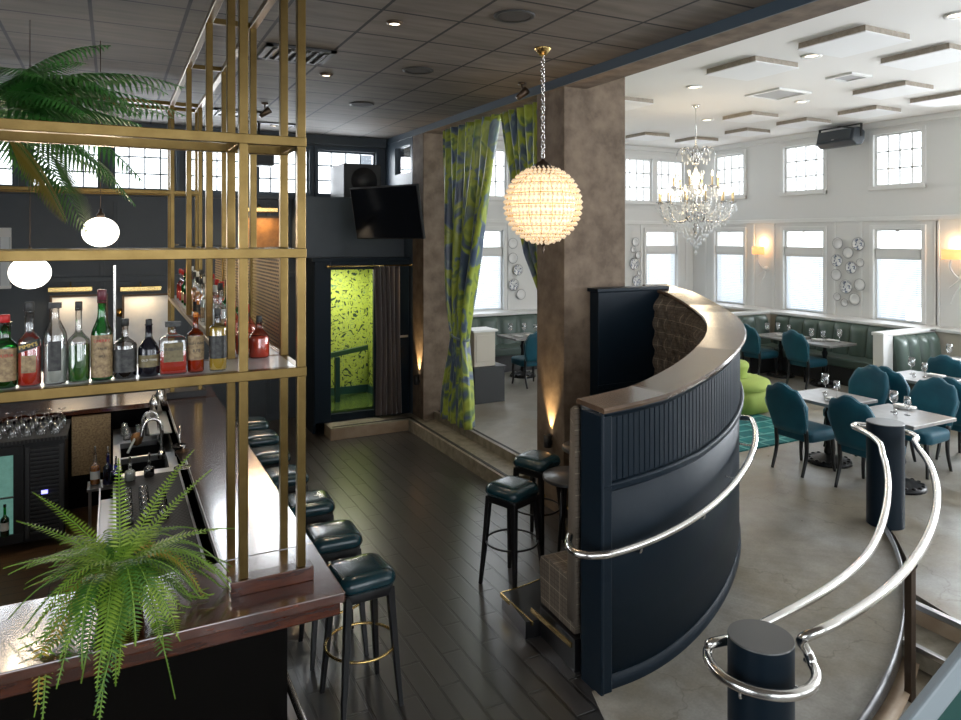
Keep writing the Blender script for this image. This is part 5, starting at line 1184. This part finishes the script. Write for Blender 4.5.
def setting(t, words, gl, pl):
    for k, (x, y, s) in enumerate(gl): wg('%s wine glass on %s' % (['taller', 'shorter', 'third'][k], words), (x, y, TZ), s)
    for k, (x, y) in enumerate(pl):
        r_ = thing('dinner_plate', 'white plate with folded napkin on %s%s' % (words, ['', ', second one'][k] if len(pl) > 1 else ''), 'plate', (x, y, TZ), group='plates on the dining tables')
        G().lathe([(.001, 0), (.07, 0), (.11, .012), (.11, .015), (.07, .005), (.001, .005)], n=28, cap=False).build('plate_body', 'porcelain', r_)
        nk = tag(G().box(x - .05, y - .10, TZ + .0155, x + .05, y + .10, TZ + .03).build('napkin', 'linen', bevel=.006), 'folded napkin on the plate on %s%s' % (words, ['', ', second one'][k] if len(pl) > 1 else ''), 'napkin', 'napkins on the dining plates')
def shaker(x, y, w):
    r_ = thing('salt_shaker', 'small glass salt shaker on %s' % w, 'shaker', (x, y, TZ)); G().lathe([(.016, 0), (.02, .02), (.014, .045)], n=12).build('glass', 'gl', r_); G().lathe([(.014, .045), (.012, .058), (.001, .06)], n=12).build('cap', 'chrome', r_)
setting(0, 'the table nearest the rug', [(7.28, 5.42, 1.0), (7.18, 5.20, .85)], [(7.02, 5.1)])
setting(1, 'the table behind the railing post', [(7.10, 4.50, 1.0), (7.10, 4.36, .85)], [(7.38, 4.56)]); shaker(7.0, 4.42, 'the table behind the railing post'); shaker(7.12, 5.3, 'the table nearest the rug')
setting(2, 'the second row table by the cream partition', [(9.28, 5.64, 1.0), (9.22, 5.44, .85)], [(9.4, 5.4)]); shaker(9.1, 5.5, 'the second row table by the cream partition')
setting(4, 'the dark corner bench table', [(10.95, 6.1, 1.0)], [(10.85, 5.95)])
setting(5, 'the nearer table of the long green bench', [(10.66, 8.2, 1.0), (10.72, 8.02, .9), (10.98, 7.9, 1.0)], [(10.82, 8.2), (11.0, 8.05)])
setting(6, 'the farther table of the long green bench', [(10.62, 9.1, 1.0), (10.85, 9.05, 1.0), (10.9, 8.85, .9)], [(10.75, 8.9)])
setting(7, 'the table behind the curtains', [(6.42, 11.2, 1.0), (6.68, 11.15, 1.0), (6.86, 11.05, .9)], [(6.45, 11.0), (6.7, 10.98)])
# ------------------------------------------------------------------ banquettes
def channels(g, a0, a1, frame, n, z0, z1, th=.13, lean=.08):
    """padded vertical channels; frame(a, n, z) n = distance in front of the wall"""
    w = (a1 - a0) / n; cols = 10; rows_ = 12; loops = []
    for i in range(n * cols + 1):
        t = (i % cols) / cols; a = a0 + w * i / cols; puff = th * (.35 + .65 * abs(sin(PI * t)) ** .45); l = []
        for j in range(rows_ + 1):
            f = j / rows_; z = z0 + (z1 - z0) * f; r = puff * (1 - max(0, (f - .85) / .15) ** 2 * .8) + lean * (1 - f)
            l.append(frame(a, r, z))
        l.append(frame(a, 0, z1)); l.append(frame(a, 0, z0)); loops.append(l)
    g.loft(loops); return g
def obp(p): g = G(); g.T = Matrix.Translation((-p[0], -p[1], -p[2])); return g
bq = thing('banquette', 'long dark green leather bench with upright channelled back under the side windows', 'banquette', (11.4, 8.4, DZ)); p = (11.4, 8.4, DZ)
channels(obp(p), 7.15, 9.7, lambda a, n, z: (11.62 - n, a, z), 8, .68, 1.27).build('backrest', 'green', bq)
channels(obp(p), 10.35, 11.45, lambda a, n, z: (a, 9.86 - n, z), 3, .68, 1.27).build('side_backrest', 'green', bq)
channels(obp(p), 10.75, 11.5, lambda a, n, z: (a, 6.94 + n, z), 1, .55, 1.12).build('near_end_rest', 'green', bq)
g = obp(p); g.box(11.0, 7.0, .58, 11.6, 9.8, .73); g.box(10.35, 9.25, .58, 11.0, 9.8, .73); g.build('seat', 'green', bq, .03, 3)
g = obp(p); g.box(11.06, 7.0, DZ, 11.6, 9.8, .58); g.box(10.4, 9.3, DZ, 11.06, 9.8, .58); g.build('plinth', 'tabledark', bq)
bq2 = thing('banquette', 'dark green leather bench set against the cream partition by the right edge', 'banquette', (11.2, 6.6, DZ)); p = (11.2, 6.6, DZ)
channels(obp(p), 10.66, 11.75, lambda a, n, z: (a, 6.78 - n, z), 4, .60, 1.27, .12).build('backrest', 'green', bq2)
g = obp(p); g.box(10.66, 6.15, .58, 11.75, 6.7, .73); g.build('seat', 'green', bq2, .03, 3); g = obp(p); g.box(10.7, 6.2, DZ, 11.7, 6.7, .58); g.build('plinth', 'tabledark', bq2)
bq3 = thing('banquette', 'dark green leather bench with channelled back seen between the curtains', 'banquette', (7.5, 11.9, DZ)); p = (7.5, 11.9, DZ)
channels(obp(p), 4.9, 9.7, lambda a, n, z: (a, 12.14 - n, z), 11, .68, 1.26).build('backrest', 'green', bq3)
g = obp(p); g.box(4.9, 11.5, .58, 9.7, 12.1, .73); g.build('seat', 'green', bq3, .03, 3); g = obp(p); g.box(4.9, 11.56, DZ, 9.7, 12.1, .58); g.build('plinth', 'tabledark', bq3)
# low walls with caps behind the benches
g = G(); g.box(11.63, 6.9, DZ, XW, 9.9, 1.28); g.box(11.78, YF, DZ, XW, 6.78, 1.28); g.box(11.63, 10.0, DZ, XW, YB, 1.28); struct(g.build('wall_low_right', 'cream'))
struct(G().box(10.3, 9.88, DZ, 11.9, 10.0, 1.29).build('wall_low_far', 'cream')); struct(G().box(10.45, 6.79, DZ, 11.9, 6.91, 1.29).build('wall_low_near', 'cream'))
struct(G().box(4.76, 12.15, DZ, XW, YB, 1.27).build('wall_low_back', 'cream'))
g = G(); g.box(11.58, 6.75, 1.28, XW, 10.0, 1.33); g.box(11.73, YF, 1.28, XW, 6.8, 1.33); g.box(11.58, 9.96, 1.28, XW, YB, 1.33); g.box(10.25, 9.84, 1.285, 11.7, 10.04, 1.335); g.box(10.40, 6.75, 1.285, 11.9, 6.95, 1.335); g.box(4.76, 12.09, 1.265, XW, YB, 1.32)
g.box(10.42, 6.765, DZ, 10.66, 6.935, 1.285)
struct(g.build('trim_14', 'trim', bevel=.008))
# hostess cabinets
cbx = thing('low_cabinet', 'charcoal low cabinet behind the left curtain', 'cabinet', (5.1, 9.75, DZ)); p = (5.1, 9.75, DZ)
obp(p).box(4.84, 9.53, DZ, 5.36, 9.95, .80).build('carcass', 'grey', cbx, .004); obp(p).box(4.82, 9.51, .80, 5.38, 9.97, .825).build('top', 'grey', cbx, .004)
cb2 = thing('host_stand', 'cream painted stand on top of the charcoal cabinet', 'stand', (5.05, 9.75, .825)); p = (5.05, 9.75, .825)
obp(p).box(4.86, 9.58, .825, 5.22, 9.92, 1.35).build('body', 'cream', cb2, .004); obp(p).box(4.83, 9.55, 1.35, 5.26, 9.95, 1.38).build('top', 'trim', cb2, .006); obp(p).box(4.89, 9.572, .90, 5.19, 9.582, 1.30).build('front_panel', 'cream', cb2, .003)
# lime round seat and rug
ls = thing('round_ottoman', 'lime green round tufted ottoman with a raised centre, on the teal rug', 'ottoman', (8.13, 7.58, DZ + .012))
lo = []
for z, r in ((.02, .50), (.20, .50), (.33, .485)): lo.append([((r + .010 * sin(9 * a)) * cos(a), (r + .010 * sin(9 * a)) * sin(a), z) for a in [2 * PI * j / 60 for j in range(60)]])
G().loft(lo).build('skirt', 'lime', ls)
G().lathe([(.001, .30), (.46, .30), (.51, .34), (.52, .38), (.50, .43), (.42, .46), (.22, .47), (.15, .45)], n=40, cap=False).build('seat', 'lime', ls)
G().lathe([(.19, .44), (.20, .55), (.225, .62), (.22, .66), (.19, .69), (.10, .70), (.001, .70)], n=32, cap=False).build('centre_back', 'lime', ls)
G().tube([(.505 * cos(2 * PI * i / 48), .505 * sin(2 * PI * i / 48), .335) for i in range(48)], .008, 6, closed=True).build('piping', 'lime', ls)
rug = tag(G().box(5.6, 6.03, DZ, 8.15, 8.9, DZ + .012).build('rug', 'tealrug'), 'teal green patterned rug under the lime round ottoman', 'rug')
g = G(); g.box(5.6, 6.0, DZ, 8.15, 6.03, DZ + .014); g.build('border', 'tealrug', rug)

# ------------------------------------------------------------------ plants
def leafblade(g, p, d, n, L, w, droop=0.):
    """one leaflet: a pointed blade bent once"""
    s = d.cross(n).normalized() * w
    m = p + d * L * .45 - Vector((0, 0, droop * .25 * L)); t = p + d * L - Vector((0, 0, droop * L))
    o = p + s * .25; g.add([p - s * .4, p + s * .4, m + s, m - s, t], [(0, 1, 2, 3), (3, 2, 4)], smooth=False)
def frond(g, gst, c, az, LH, a, b, n, LL, w, droop=0., ls=.15, clamp=None, bend=0.):
    D = []
    for i in range(61):
        t = i / 60; az2 = az + bend * t
        q = c + Vector((cos(az2) * LH * t, sin(az2) * LH * t, a * t - b * t * t))
        if clamp: q = clamp(q)
        D.append(q)
    cum = [0]
    for u_, v_ in zip(D, D[1:]): cum.append(cum[-1] + (v_ - u_).length)
    if n == 0: n = max(12, int(cum[-1] / .0175))
    P = []; k_ = 0
    for i in range(n + 1):
        s_ = cum[-1] * i / n
        while k_ < 59 and cum[k_ + 1] < s_: k_ += 1
        f_ = (s_ - cum[k_]) / max(1e-6, cum[k_ + 1] - cum[k_]); P.append(D[k_].lerp(D[k_ + 1], min(1, f_)))
    if gst is not None: gst.tube(P[::3] + [P[-1]], .003, 4)
    for i in range(2, n):
        t = i / n; d = (P[min(i + 1, n)] - P[i - 1]).normalized(); up = Vector((0, 0, 1)) - d * d.z
        if up.length < .1: up = Vector((cos(az), sin(az), 0))
        up.normalize(); sd = d.cross(up).normalized()
        env = (min(1, (t + .05) / .22)) * (1 - max(0, (t - .35) / .65) ** 1.5 * .93)
        if t < ls: continue
        for s in (-1, 1):
            dd = (sd * s * .95 + d * .38 + up * .12).normalized()
            leafblade(g, P[i], dd, up, LL * env, w * (.5 + .5 * env), droop)
    return P
rnd = random.Random(11)
fp = thing('potted_fern', 'big green potted fern on the near corner of the bar, fronds hanging down', 'plant', (.03, 3.66, 1.08)); fo = Vector((.03, 3.66, 1.08))
G().lathe([(.001, 0), (.09, 0), (.12, .14), (.13, .16), (.12, .17), (.11, .16), (.001, .15)], n=24).build('pot', 'terracotta', fp)
G().lathe([(.001, .150), (.108, .155)], n=20, cap=False).build('soil', 'soil', fp)
def clampbar(q):
    y = q.y + fo.y
    if y > 3.30 and q.z < .03: return Vector((q.x, 3.30 - fo.y - .02 * abs(q.z - .03), q.z)) if y < 3.42 else Vector((q.x, q.y, .03 + .004 * q.x))
    return q
gf = G(); gs = G(); gy = G(); c = Vector((0, 0, .20))
gds = [G(), G(), G()]
for k in range(80):
    az = R(k * 137.5 + rnd.uniform(-8, 8)); fy = -sin(az)            # fy = 1 towards the camera side
    lay = rnd.random()
    LH = .30 + .20 * rnd.random(); a_ = .05 + .36 * lay; b_ = a_ + .02 + .22 * rnd.random()
    if fy > .2: b_ = a_ + .15 + .34 * rnd.random(); LH *= .9
    if fy < -.3: b_ = a_ * .9; LH *= .85
    yel = k % 17 == 4
    frond(gy if yel else gds[k % 3], gs, c + Vector((rnd.uniform(-.05, .05), rnd.uniform(-.05, .05), 0)), az, LH, a_, b_, 0, .060, .0052, .2, clamp=clampbar, bend=rnd.uniform(-.4, .4))
for az, LH, a_, b_ in ((66, .44, .60, .18), (165, .50, .40, .10), (118, .30, .52, .10), (176, .50, .30, .10), (52, .46, .45, .12), (22, .50, .30, .20), (200, .46, .25, .18)):
    frond(gds[1], gs, c, R(az - 27), LH, a_, b_, 0, .056, .0052, .15, clamp=clampbar)
gds[1].build('young_fronds', 'fernlight', fp, fix=False)['kind'] = 'stuff'; gds[2].build('old_fronds', 'ferndark', fp, fix=False)['kind'] = 'stuff'; gf = gds[0]
o = gf.build('fronds', 'fern', fp, fix=False); o['kind'] = 'stuff'; o = gy.build('yellowed_fronds', 'ferntip', fp, fix=False); o = gs.build('stalks', 'fern', fp)
pp = thing('potted_palm', 'tall palm with long drooping green fronds at the upper left behind the brass rail', 'plant', (-.76, 5.25, 0)); po = Vector((-.76, 5.25, 0))
G().lathe([(.001, 0), (.14, 0), (.18, .34), (.19, .36), (.17, .36), (.16, .33), (.001, .32)], n=24).build('pot', 'terracotta', pp)
G().tube([(0, 0, .3), (.02, .0, 1.5), (-.02, .02, 2.6), (0, 0, 3.55)], .045, 10, radii=[.06, .045, .04, .05]).build('trunk', 'bark', pp)
gf = G(); gs = G(); gy = G(); c = Vector((0, 0, 3.52))
for az, LH, a_, b_, y_ in ((-12, .95, .60, .55, 0), (0, 1.2, 1.0, .70, 0), (15, 1.15, 1.15, .85, 0), (-20, .9, 1.0, .9, 0), (4, 1.15, .52, .60, 0), (-2, 1.2, .82, .72, 0), (22, 1.25, .66, .50, 0), (-34, .75, .6, .6, 0), (-8, .9, .28, .80, 0), (40, 1.1, .85, .5, 0), (12, .50, .0, .62, 1), (30, .70, .1, .8, 0), (70, .9, .7, .7, 0), (110, .9, .8, .7, 0), (160, .9, .7, .7, 0), (200, .9, .8, .8, 0), (-50, .6, .8, .6, 0), (38, .75, 1.0, .5, 0), (5, .75, 1.05, .5, 0), (-22, 1.0, .42, .8, 0), (18, 1.0, .95, .8, 0), (55, .8, .3, .7, 0), (10, .95, .40, .35, 0), (28, .9, .2, .55, 0)):
    frond(gy if y_ else gf, gs, c, R(az), LH, a_, b_, 32, .38, .0135, .5, ls=.2)
o = gf.build('fronds', 'palm', pp, fix=False); o['kind'] = 'stuff'; gy.build('yellowed_frond', 'palmyellow', pp, fix=False); gs.build('stalks', 'palm', pp)

# ------------------------------------------------------------------ camera, sky, output
cam = bpy.data.cameras.new('camera'); co = bpy.data.objects.new('camera', cam); COL.objects.link(co)
co.location = (0, 0, 2.8); co.rotation_euler = (R(90), 0, -math.atan2(367.5, 709))
cam.sensor_width = 36; cam.lens = 709 / 961 * 36; cam.shift_y = -(360 - 237) / 961; cam.shift_x = 0; cam.clip_start = .05; cam.clip_end = 100
sc.camera = co
w = bpy.data.worlds.new('sky'); sc.world = w; w.use_nodes = True
bg = w.node_tree.nodes['Background']; bg.inputs[0].default_value = (.88, .94, 1, 1); bg.inputs[1].default_value = 2.2
vs = sc.view_settings; vs.view_transform = 'Standard'; vs.look = 'None'; vs.gamma = 1; vs.use_curve_mapping = False; vs.exposure = EXPO
cy = sc.cycles; cy.use_denoising = True; cy.max_bounces = 8; cy.diffuse_bounces = 4; cy.glossy_bounces = 4; cy.transparent_max_bounces = 16; cy.transmission_bounces = 4
cy.sample_clamp_indirect = 6; cy.caustics_reflective = False; cy.caustics_refractive = False; cy.use_light_tree = True
